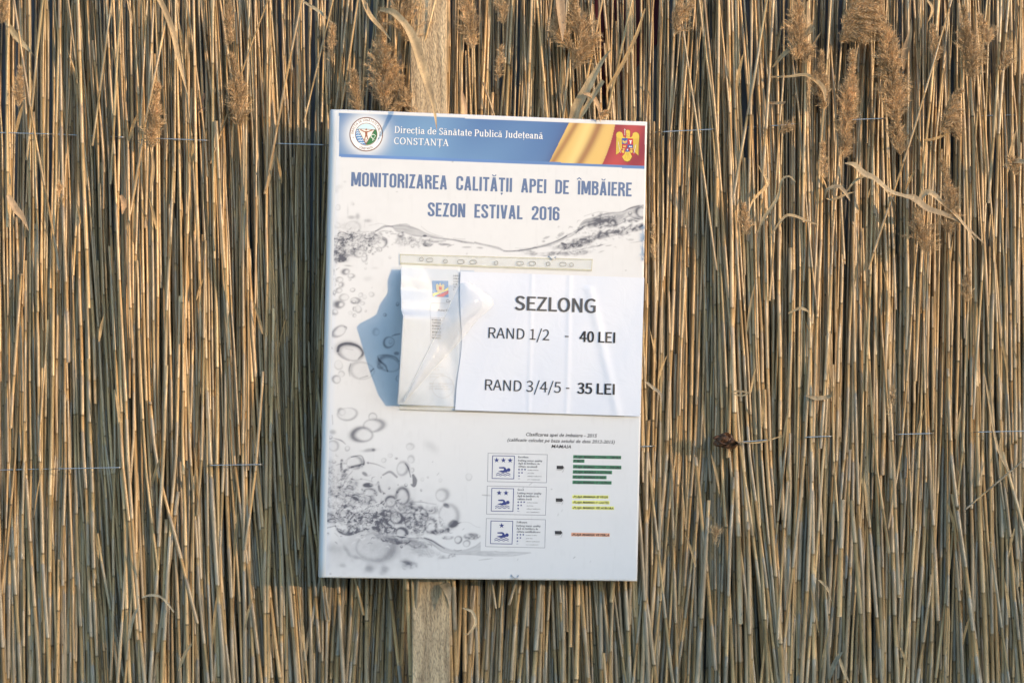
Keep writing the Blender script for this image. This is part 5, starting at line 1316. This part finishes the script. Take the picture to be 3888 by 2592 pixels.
lay('crest_eagle', [zz(P) for P in (wingL, wingR, head, tail, clawL, clawR)], I_gold, 2)
fl = []
for k in range(4):
    fl += stroke([Z2(1608 + k * 25, 560 + k * 8), Z2(1606 + k * 24, 720), Z2(1600 + k * 22, 880 - k * 22)], 1.0) + stroke([Z2(2030 - k * 25, 570 + k * 8), Z2(2028 - k * 24, 720), Z2(2026 - k * 20, 900 - k * 24)], 1.0)
for k in (-1, 0, 1): fl += stroke([Z2(1817 + k * 18, 880), Z2(1810 + k * 46, 1010)], 1.0)
fl += stroke([Z2(1800, 480), Z2(1850, 490), Z2(1800, 530), Z2(1860, 550)], .9)
lay('crest_feathers', fl, ink('feather_line', (0.33, 0.22, 0.03)), 3)
lay('crest_shield', [zz([(1702, 575), (1818, 575), (1818, 695), (1702, 695)]), zz([(1818, 710), (1932, 715), (1928, 775), (1818, 770)]), zz([(1770, 850), (1818, 770), (1858, 850), (1815, 862)])], I_cblue, 4)
lay('crest_shield_red', [zz([(1818, 578), (1932, 583), (1932, 705), (1818, 700)]), zz([(1704, 708), (1805, 712), (1800, 770), (1706, 770)]), zz([(1665, 900), (1690, 870), (1710, 900), (1680, 940)]), zz([(1910, 900), (1930, 870), (1950, 900), (1935, 935)])], I_red, 4)
lay('crest_charges', [zz([(1712, 610), (1760, 640), (1808, 610), (1805, 665), (1760, 690), (1716, 665)]), zz([(1720, 725), (1770, 735), (1790, 725), (1780, 765), (1725, 762)]), zz([(1710, 785), (1760, 790), (1750, 825), (1715, 815)]), zz([(1870, 780), (1925, 785), (1915, 815), (1880, 815)])], ink('crest_gold', (0.55, 0.38, 0.12)), 5)
lay('crest_silver', [zz([(1845, 620), (1915, 620), (1895, 650), (1895, 690), (1868, 690), (1868, 650)]), zz([(1845, 760), (1860, 730), (1880, 750), (1895, 730), (1915, 762)])] + stroke([Z2(1760, 378), Z2(1760, 515)], 1.6) + stroke([Z2(1742, 402), Z2(1780, 402)], 1.6)
    + stroke([Z2(1622, 650), Z2(1668, 880)], 1.4) + stroke([Z2(1992, 710), Z2(1950, 890)], 1.8) + [zz([(1800, 830), (1815, 790), (1830, 830)])], ink('silver_ink', (0.68, 0.66, 0.66)), 6)

# --- classification text
text('Clasificarea apei de imbaiere - 2015', ZC(447, 137), ZC(1130, 151), 13.2, I_black, bold=.008, shear=.25)
text('(calificativ calculat pe baza setului de date 2012-2015)', ZC(270, 188), ZC(1300, 211), 12.4, I_black, bold=.008, shear=.25)
text('MAMAIA', ZC(690, 251), ZC(880, 256), 12.4, I_black, bold=.012, shear=.25)
def star(cx, cy, r, n=5):
    return [(cx + r * (1 if k % 2 == 0 else .4) * math.sin(math.pi * k / n), cy - r * (1 if k % 2 == 0 else .4) * math.cos(math.pi * k / n)) for k in range(2 * n)]
def fan(poly, c):
    return [[c, poly[k], poly[(k + 1) % len(poly)]] for k in range(len(poly))]
def stars(pts, r, mat, layer=3, parent=None):
    for (x, y) in pts:
        c = ZC(x, y); lay('star', fan(star(*c, r / 2.529), c), mat, layer, BS, parent)
boxes = [((84, 302), (652, 316), (644, 585), (78, 574), 'Excellent', 'calitate excelentă', (472, 555), [(166, 369), (231, 370), (296, 371)]),
         ((76, 616), (644, 628), (635, 897), (69, 886), 'Good', 'calitate bună', (424, 501), [(190, 683), (256, 684)]),
         ((67, 928), (635, 940), (628, 1210), (60, 1198), 'Sufficient', 'calitate satisfăcătoare', (459, 586), [(214, 997)])]
for k, (tl, tr, br, bl, t1, t4, (e1, e4), sts) in enumerate(boxes):
    ox, oy = -8 * k, 312.5 * k
    fr = lay('rating_box', stroke([ZC(*p) for p in (tl, tr, br, bl)], 1.5, closed=True), I_line, 1)
    O = lambda x, y: ZC(x + ox, y + oy)
    lay('pictogram_frame', stroke([O(128, 326), O(337, 330), O(330, 548), O(122, 544)], 2.4, closed=True), I_navy, 2, BS, fr)
    stars(sts, 27, I_navy, 2, fr)
    sw = [[O(*p) for p in Q] for Q in ([(188, 436), (236, 433), (248, 440), (240, 450), (190, 447)], [(236, 437), (248, 438), (273, 476), (262, 487), (235, 487), (222, 470), (236, 462)], [(178, 478), (215, 467), (240, 475), (240, 488), (222, 488)])] + [ngon(*O(281, 462), 6.8, 24)]
    for y in (498, 514): sw += stroke([O(160 + 138 * q / 16, y + 5 * math.sin(q * 1.18 + 2)) for q in range(17)], 2.3)
    lay('swimmer', sw, I_navy, 2, BS, fr)
    for s_, y, x1 in ((t1, 347, e1 - ox), ('bathing water quality', 380, 604), ('Apă de îmbăiere de', 408, 579), (t4, 437, e4 - ox)):
        text(s_, O(373, y), O(x1, y + (x1 - 373) * .02), 7.2, I_grey, bold=.012, parent=fr, res=1)
    for row, n_ in enumerate((3, 2, 1)):
        for q in range(n_):
            c = O(381 + 28.5 * q, 458.5 + 31 * row); lay('small_star', fan(star(*c, 4.6), c), I_navy, 2, BS, fr)
    lay('dash', stroke([O(370, 547), O(391, 547)], 1.2), I_navy, 2, BS, fr)
    for s_, y, x0_, x1 in (('excellent / excelenta', 467, 463, 567), ('good / buna', 497, 462, 525), ('sufficient / satisfacatoare', 527, 461, 595), ('poor / nesatisfacatoare', 558, 461, 583)):
        text(s_, O(x0_, y), O(x1, y + 2), 3.6, I_grey, bold=.01, shear=.25, parent=fr, res=1)
    lay('arrow', [[O(742 - k, 422), O(792, 423), O(797, 418), O(814, 440), O(795, 460), O(791, 456), O(742, 455)]], I_black, 2)
    lay('arrow_outline', stroke([O(740, 463), O(790, 465)], 1.2) + stroke([O(797, 486), O(816, 444)], 1.0), I_grey, 2)
G_, Y_, O_ = ink('green_marker', (0.055, 0.21, 0.115)), ink('yellow_marker', (0.72, 0.74, 0.20)), ink('orange_marker', (0.66, 0.34, 0.22))
bars = [(G_, 'PLAJA MAMAIA I ZONA I TABARA', (902, 320), (1362, 328), 32), (G_, 'TURIST', (901, 361), (1010, 363), 31), (G_, '-PLAJA MAMAIA I ZONA 2 ENIGMA', (900, 413), (1364, 422), 35), (G_, '-PLAJA MAMAIA II ESTIVAL', (898, 464), (1275, 470), 34),
        (G_, '-PLAJA MAMAIA IV REX', (896, 513), (1222, 519), 33), (G_, '-PLAJA MAMAIA VI CAZINO', (895, 564), (1270, 570), 33), (Y_, '-PLAJA MAMAIA III VEGA', (893, 703), (1240, 707), 32), (Y_, '-PLAJA MAMAIA V CASTEL', (892, 755), (1252, 760), 33), (Y_, '-PLAJA MAMAIA VIII AURORA', (890, 808), (1294, 813), 33), (O_, '-PLAJA MAMAIA VII PERLA', (883, 1064), (1252, 1070), 34)]
for m, s_, a_, b_, h_ in bars:
    br_ = lay('highlight_bar', [[ZC(*a_), ZC(*b_), ZC(b_[0] - 1, b_[1] + h_), ZC(a_[0] - 2, a_[1] + h_)]], m, 1)
    text(('-' + s_) if s_.startswith('PLAJA') else s_, ZC(a_[0] + 3, a_[1] + h_ * .84), ZC(b_[0] - 6, b_[1] + h_ * .84), 8.8, I_black, bold=.035, shear=.25, parent=br_, res=1)
# two small hooks: one over the pocket, one by the lower edge
def hook(px_, py_, name_label):
    u, v = uv(px_, py_)
    pts = [(u - .008, -.001, v + .004), (u - .006, -.004, v + .001), (u, -.006, v - .003), (u + .006, -.004, v - .001), (u + .008, -.001, v + .003)]
    o = tube('hook', pts, 0.0011, M_wire, board)
hook(1955, 2188, 0); hook(2097, 980, 0)
# ------------------------------------------------------------------ sheets on the board
def paper_mat(name, col, rough=0.55, tr=0.0):
    m, t, b = new_mat(name)
    b.inputs['Base Color'].default_value = (*col, 1); b.inputs['Roughness'].default_value = rough; b.inputs['Specular IOR Level'].default_value = 0.3
    n = N(t, 'ShaderNodeTexNoise', Scale=22.0, Detail=3.0, Distortion=1.0); tc = N(t, 'ShaderNodeTexCoord')
    bp = N(t, 'ShaderNodeBump', Strength=0.25, Distance=0.004)
    t.links.new(tc.outputs['Object'], n.inputs['Vector']); t.links.new(n.outputs[0], bp.inputs['Height']); t.links.new(bp.outputs[0], b.inputs['Normal'])
    if tr:
        q = N(t, 'ShaderNodeBsdfTranslucent'); q.inputs['Color'].default_value = (*col, 1)
        ms = N(t, 'ShaderNodeMixShader'); ms.inputs[0].default_value = tr
        t.links.new(b.outputs[0], ms.inputs[1]); t.links.new(q.outputs[0], ms.inputs[2]); t.links.new(ms.outputs[0], t.nodes['Material Output'].inputs[0])
    return m
def film_mat(name, alpha, col=(0.9, 0.92, 0.93), rough=0.22):
    m, t, b = new_mat(name)
    b.inputs['Base Color'].default_value = (*col, 1); b.inputs['Roughness'].default_value = rough; b.inputs['Specular IOR Level'].default_value = 0.6
    n = N(t, 'ShaderNodeTexNoise', Scale=30.0, Detail=2.0, Distortion=2.0); tc = N(t, 'ShaderNodeTexCoord')
    bp = N(t, 'ShaderNodeBump', Strength=0.4, Distance=0.004)
    t.links.new(tc.outputs['Object'], n.inputs['Vector']); t.links.new(n.outputs[0], bp.inputs['Height']); t.links.new(bp.outputs[0], b.inputs['Normal'])
    tp = N(t, 'ShaderNodeBsdfTransparent'); ms = N(t, 'ShaderNodeMixShader'); ms.inputs[0].default_value = alpha
    t.links.new(tp.outputs[0], ms.inputs[1]); t.links.new(b.outputs[0], ms.inputs[2]); t.links.new(ms.outputs[0], t.nodes['Material Output'].inputs[0])
    return m
def sheet_root(name, label, cat):
    o = empty(name); o.matrix_world = BM
    return tag(o, label, cat)
def patch(name, quad, h, mat, parent, nu=50, nv=60, thick=0.00025, keep=None, edge=None):
    """quad: tl, tr, br, bl in source px; h(u, v) = height over the board"""
    q = [uv(*p) for p in quad]
    s = np.linspace(0, 1, nu + 1); t = np.linspace(0, 1, nv + 1)
    Sg, T = np.meshgrid(s, t)
    if edge is not None: Sg2, T2 = edge(Sg, T)
    else: Sg2, T2 = Sg, T
    f = lambda k: (q[0][k] * (1 - Sg2) + q[1][k] * Sg2) * (1 - T2) + (q[3][k] * (1 - Sg2) + q[2][k] * Sg2) * T2
    U, W = f(0), f(1); Y = -h(U, W)
    V = np.stack([U, Y, W], -1).reshape(-1, 3)
    a = (np.arange(nv)[:, None] * (nu + 1) + np.arange(nu)[None, :]).ravel()
    F = np.stack([a, a + nu + 1, a + nu + 2, a + 1], 1)
    if keep is not None:
        c = keep(Sg, T); cm = (c[:-1, :-1] + c[1:, 1:] + c[:-1, 1:] + c[1:, :-1]) / 4 > 0.5
        F = F[cm.ravel()]
    n = len(V)
    if thick:
        V = np.vstack([V, V + [0, thick, 0]]); F = np.vstack([F, F[:, ::-1] + n])
    return mesh_obj(name, V, F, mat, parent, smooth=True)

DOC = [(1519, 1017), (1800, 1027), (1790, 1545), (1504, 1533)]
UL = uv(1519, 1017)[0]; vT, vB = uv(1519, 1017)[1], uv(1504, 1533)[1]
def hdoc(u, v):
    t = np.clip((vT - v) / (vT - vB), -.05, 1.05)
    P = np.interp(t, [-.05, 0, .07, .16, .24, .31, .355, .45, .6, .75, .9, 1, 1.05], [.016, .018, .026, .024, .044, .050, .098, .088, .074, .058, .040, .020, .016])
    P = (np.interp(t - .02, [-.05, 0, .07, .16, .24, .31, .36, .45, .6, .75, .9, 1, 1.05], [.016, .018, .026, .024, .044, .050, .098, .088, .074, .058, .040, .020, .016]) + P * 2) / 3
    s = np.clip((u - UL) / 0.135, 0, 1)
    return 0.0035 + P * (1 - s) ** 2 + 0.0010 * np.sin(u * 90 + v * 25) * s
M_doc = paper_mat('document_paper', (0.50, 0.56, 0.64), 0.5, 0.12)
doc = sheet_root('paper_document', 'typed white document with small blue emblem, its left edge curling out of the pocket', 'document')
patch('sheet', DOC, hdoc, M_doc, doc, 70, 90)
DS = Surf(lambda u, v: hdoc(u, v) + 0.0002, doc, 1)
lay('emblem', [[Z6(345, 290), Z6(500, 290), Z6(503, 445), Z6(352, 440)]], ink('emblem_blue', (0.05, 0.19, 0.42)), 1, DS)
lay('emblem_band', [[Z6(352, 410), Z6(400, 395), Z6(460, 380), Z6(500, 350), Z6(500, 378), Z6(440, 400), Z6(380, 425), Z6(352, 440)]], ink('emblem_yellow', (0.66, 0.55, 0.10)), 2, DS)
lay('emblem_red', [[Z6(390, 430), Z6(450, 405), Z6(502, 378), Z6(502, 410), Z6(450, 442), Z6(390, 440)]], I_red, 3, DS)
lay('emblem_eagle', [[Z6(382, 325), Z6(398, 318), Z6(412, 335), Z6(422, 305), Z6(436, 335), Z6(450, 318), Z6(462, 330), Z6(460, 380), Z6(445, 395), Z6(425, 415), Z6(405, 395), Z6(386, 375)]], ink('emblem_gold', (0.50, 0.42, 0.22)), 4, DS)
lay('emblem_shield', [[Z6(410, 345), Z6(438, 345), Z6(436, 375), Z6(412, 375)]], I_red, 5, DS)
for s_, a_, b_, c_ in (('DIREC', (547, 248), (612, 249), 14), ('SERV', (547, 276), (608, 277), 14), ('CONS', (547, 302), (600, 303), 14), ('STR', (547, 328), (588, 328), 14), ('TI', (548, 356), (570, 356), 14), ('F', (549, 382), (558, 382), 14)):
    text(s_, Z6(*a_), Z6(*b_), c_ / 2.49, I_grey, surf=DS, bold=.012, res=1)
text('Co', Z6(478, 492), Z6(520, 494), 11.5, I_grey, surf=DS, bold=.012, shear=.25)
text('PUNCTE', Z6(402, 577), Z6(505, 579), 7, I_grey, surf=DS, bold=.012)
for s_, a_, b_ in (('MAMAIA', (333, 666), (430, 668)), ('TABĂRA', (334, 692), (425, 694)), ('MAMAIA', (336, 724), (428, 726)), ('ENIGMA', (338, 750), (430, 752)), ('MAMAIA', (339, 783), (430, 785)), ('ESTIVAL', (340, 810), (432, 812)), ('MAMAIA', (340, 838), (430, 840))):
    text(s_, Z6(*a_), Z6(*b_), 6.6, I_grey, surf=DS, bold=.012, res=1)
lay('table_rules', stroke([Z6(328, 865), Z6(321, 640), Z6(322, 560), Z6(336, 500), Z6(520, 503)], .9) + stroke([Z6(321, 640), Z6(470, 643)], .9) + stroke([Z6(326, 700), Z6(450, 703)], .9) + stroke([Z6(328, 760), Z6(430, 763)], .9) + stroke([Z6(328, 818), Z6(420, 820)], .9), I_line, 1, DS)
I_pale = ink('faded_ink', (0.42, 0.43, 0.45))
for s_, a_, b_, c_ in (('Laborator', (375, 1105), (460, 1108), 6), ('nr. 2', (360, 1130), (410, 1131), 6), ('Intocmit ing.', (318, 1172), (462, 1176), 6), ('biolog', (320, 1198), (410, 1200), 6), ('MEDIC SEF SERVICIU', (318, 1265), (540, 1270), 7), ('SANATATE PUBLICA', (320, 1290), (500, 1293), 7), ('DR. MARIN ANA', (320, 1314), (520, 1318), 7)):
    text(s_, Z6(*a_), Z6(*b_), c_ / 2.49 * 2.0, I_pale, surf=DS, bold=.006, res=1)
cS = Z6(448, 1290); lay('stamp', annulus(cS[0], cS[1], 41, 42.2, 40), I_pale, 2, DS)

# price sheet
PQ = [(1746.5, 1031), (2444.5, 1055), (2427.5, 1580), (1726, 1555.5)]
def hprice(u, v):
    return (0.0068 + 0.0014 * np.sin(u * 13 + v * 5) * np.sin(v * 11 + 1) + 0.0009 * np.sin(u * 41 - v * 23)
            + 0.0022 * np.exp(-((u - 0.235 + (v - 0.1) * 0.25) / 0.010) ** 2) * (v < 0.14)
            + 0.0009 * np.exp(-((u - 0.098) / 0.004) ** 2) + 0.0012 * np.exp(-((u - 0.182) / 0.005) ** 2)
            + 0.0100 * np.exp(-np.clip(u + 0.135, 0, 1) / 0.020))
M_price = paper_mat('price_paper', (0.60, 0.635, 0.71), 0.6)
price = sheet_root('price_sheet', 'white paper sheet with sunbed prices taped over the right of the plastic pocket', 'price sheet')
patch('sheet', PQ, hprice, M_price, price, 140, 70, edge=lambda s, t: (s + (1 - s) * (0.022 * np.exp(-((t - .52) / .25) ** 2)), t))
PS = Surf(lambda u, v: hprice(u, v) + 0.0007, price)
I_p1 = ink('print_grey', (0.045, 0.045, 0.05)); I_p2 = ink('print_black', (0.018, 0.018, 0.022))
text('SEZLONG', ZP(1388, 524), ZP(1970, 546), 100 / 1.8968, ink('print_soft', (0.075, 0.075, 0.08)), surf=PS, sans=True, bold=.020, res=4)
text('RAND 1/2', ZP(1200, 726), ZP(1637, 743), 76 / 1.8968, I_p1, surf=PS, sans=True, res=4)
text('-', ZP(1749, 745), ZP(1775, 746), 80 / 1.8968, I_p1, surf=PS, sans=True, bold=.004)
text('40 LEI', ZP(1853, 753), ZP(2112, 762), 77 / 1.8968, I_p2, surf=PS, sans=True, bold=.022, res=4)
text('RAND 3/4/5', ZP(1175, 1100), ZP(1720, 1120), 77 / 1.8968, I_p1, surf=PS, sans=True, res=4)
text('-', ZP(1756, 1117), ZP(1781, 1118), 80 / 1.8968, I_p1, surf=PS, sans=True, bold=.004)
text('35 LEI', ZP(1838, 1124), ZP(2106, 1133), 77 / 1.8968, I_p2, surf=PS, sans=True, bold=.022, res=4)
bpy.data.objects.remove(_co)

# plastic pocket
pocket = sheet_root('plastic_pocket', 'torn clear plastic punched pocket mounted in the middle of the board', 'plastic pocket')
M_film = film_mat('clear_film', 0.20, rough=0.32); M_strip = film_mat('punched_strip', 0.30, (0.74, 0.76, 0.72), 0.15); M_weld = film_mat('weld_seam', 0.5, (0.62, 0.60, 0.46), 0.3); M_milk = film_mat('milky_film', 0.30, (0.72, 0.73, 0.75), 0.15)
flat = lambda u, v: 0.0022 + 0.0006 * np.sin(u * 60) + 0 * v
patch('punched_strip', [ZP(567, 127), ZP(1952, 162), ZP(1945, 243), ZP(569, 196)], flat, M_strip, pocket, 60, 4, 0)
flat3 = lambda u, v: 0.0034 + 0 * u
patch('weld_seam', [ZP(565, 122), ZP(1953, 158), ZP(1953, 166), ZP(565, 130)], flat3, M_weld, pocket, 20, 1, .0006)
patch('weld_seam', [ZP(569, 184), ZP(1945, 232), ZP(1945, 245), ZP(569, 198)], flat3, M_weld, pocket, 20, 1, .0006)
patch('weld_seam', [ZP(565, 122), ZP(571, 122), ZP(573, 198), ZP(567, 198)], flat3, M_weld, pocket, 1, 4, .0006)
patch('weld_seam', [ZP(1947, 158), ZP(1953, 158), ZP(1947, 245), ZP(1941, 245)], flat3, M_weld, pocket, 1, 4, .0006)
patch('weld_seam', [ZP(565, 1207), ZP(2300, 1268), ZP(2300, 1276), ZP(565, 1213)], flat3, M_weld, pocket, 20, 1, .0006)
patch('bottom_strip', [ZP(560, 1200), ZP(990, 1212), ZP(985, 1246), ZP(560, 1240)], flat, M_strip, pocket, 20, 3, 0)
patch('weld_seam', [ZP(565, 1236), ZP(2180, 1287), ZP(2180, 1291), ZP(565, 1243)], flat3, film_mat('dirty_seam', .8, (.35, .34, .3), .5), pocket, 20, 1, .0006)
PKS = Surf(lambda u, v: 0.0036 + 0 * u, pocket)
for x, y, sl2 in ((720, 160, 0), (780, 166, 1), (893, 175, 0), (1003, 178, 1), (1092, 181, 1), (1257, 187, 0), (1430, 190, 1), (1518, 191, 1), (1632, 194, 0), (1738, 197, 1), (1800, 200, 0)):
    c = ZP(x, y); r_ = 7.2
    if sl2: rim = stroke(arc(c[0] - 5, c[1], r_, r_, 90, 270, 8) + arc(c[0] + 5, c[1], r_, r_, -90, 90, 8), 1.8, closed=True)
    else: rim = annulus(c[0], c[1], r_ - .9, r_ + .9, 20)
    lay('punched_hole', rim, ink('hole_rim', (0.20, 0.20, 0.17)), 1, PKS)
# pocket front lying over the document, creased
def hfront(u, v): return hdoc(u, v) + 0.0022 + 0.0012 * np.abs(np.sin(u * 70 + v * 40))
patch('pocket_front', [ZP(572, 200), ZP(995, 214), ZP(985, 1240), ZP(548, 1205)], hfront, M_film, pocket, 50, 70, 0)
# torn flap standing off the sheet: folded lengthwise
def flap():
    A = [(998, 335), (950, 430), (880, 590), (800, 760), (700, 960), (590, 1180)]
    B = [(1060, 318), (1240, 465), (1120, 600), (990, 760), (800, 960), (602, 1190)]
    V = []; n, k = 40, 14
    Ai, Bi = cr([ZP(*p) for p in A], 8), cr([ZP(*p) for p in B], 8)
    for i in range(n):
        t = i / (n - 1) * (len(Ai) - 1.001); j = int(t); f = t - j
        a_ = Ai[j] * (1 - f) + Ai[j + 1] * f; b_ = Bi[j] * (1 - f) + Bi[j + 1] * f
        for q in range(k):
            s = q / (k - 1); p = a_ * (1 - s) + b_ * s
            lift = 0.014 + 0.050 * math.sin(min(1, i / n * 1.3 + .15) * math.pi) * (0.35 + .65 * math.sin(s * math.pi)) + 0.001 * math.sin(i * .9 + q)
            u, v = uv(p[0], p[1], lift); lift = max(lift, float(hfront(u, v)) + .003 + .008 * math.sin(s * math.pi)); u, v = uv(p[0], p[1], lift)
            V.append((u, -lift, v))
    V = np.array(V); a = (np.arange(n - 1)[:, None] * k + np.arange(k - 1)[None, :]).ravel()
    F = np.stack([a, a + 1, a + k + 1, a + k], 1)
    mesh_obj('torn_flap', V, F, M_milk, pocket, smooth=True)
    # bright creased rims of the flap
    for e in (0, k - 1): tube('flap_rim', V[e::k], 0.00045, film_mat('film_rim', .6, (.9, .9, .88), .2), pocket, 4)
flap()
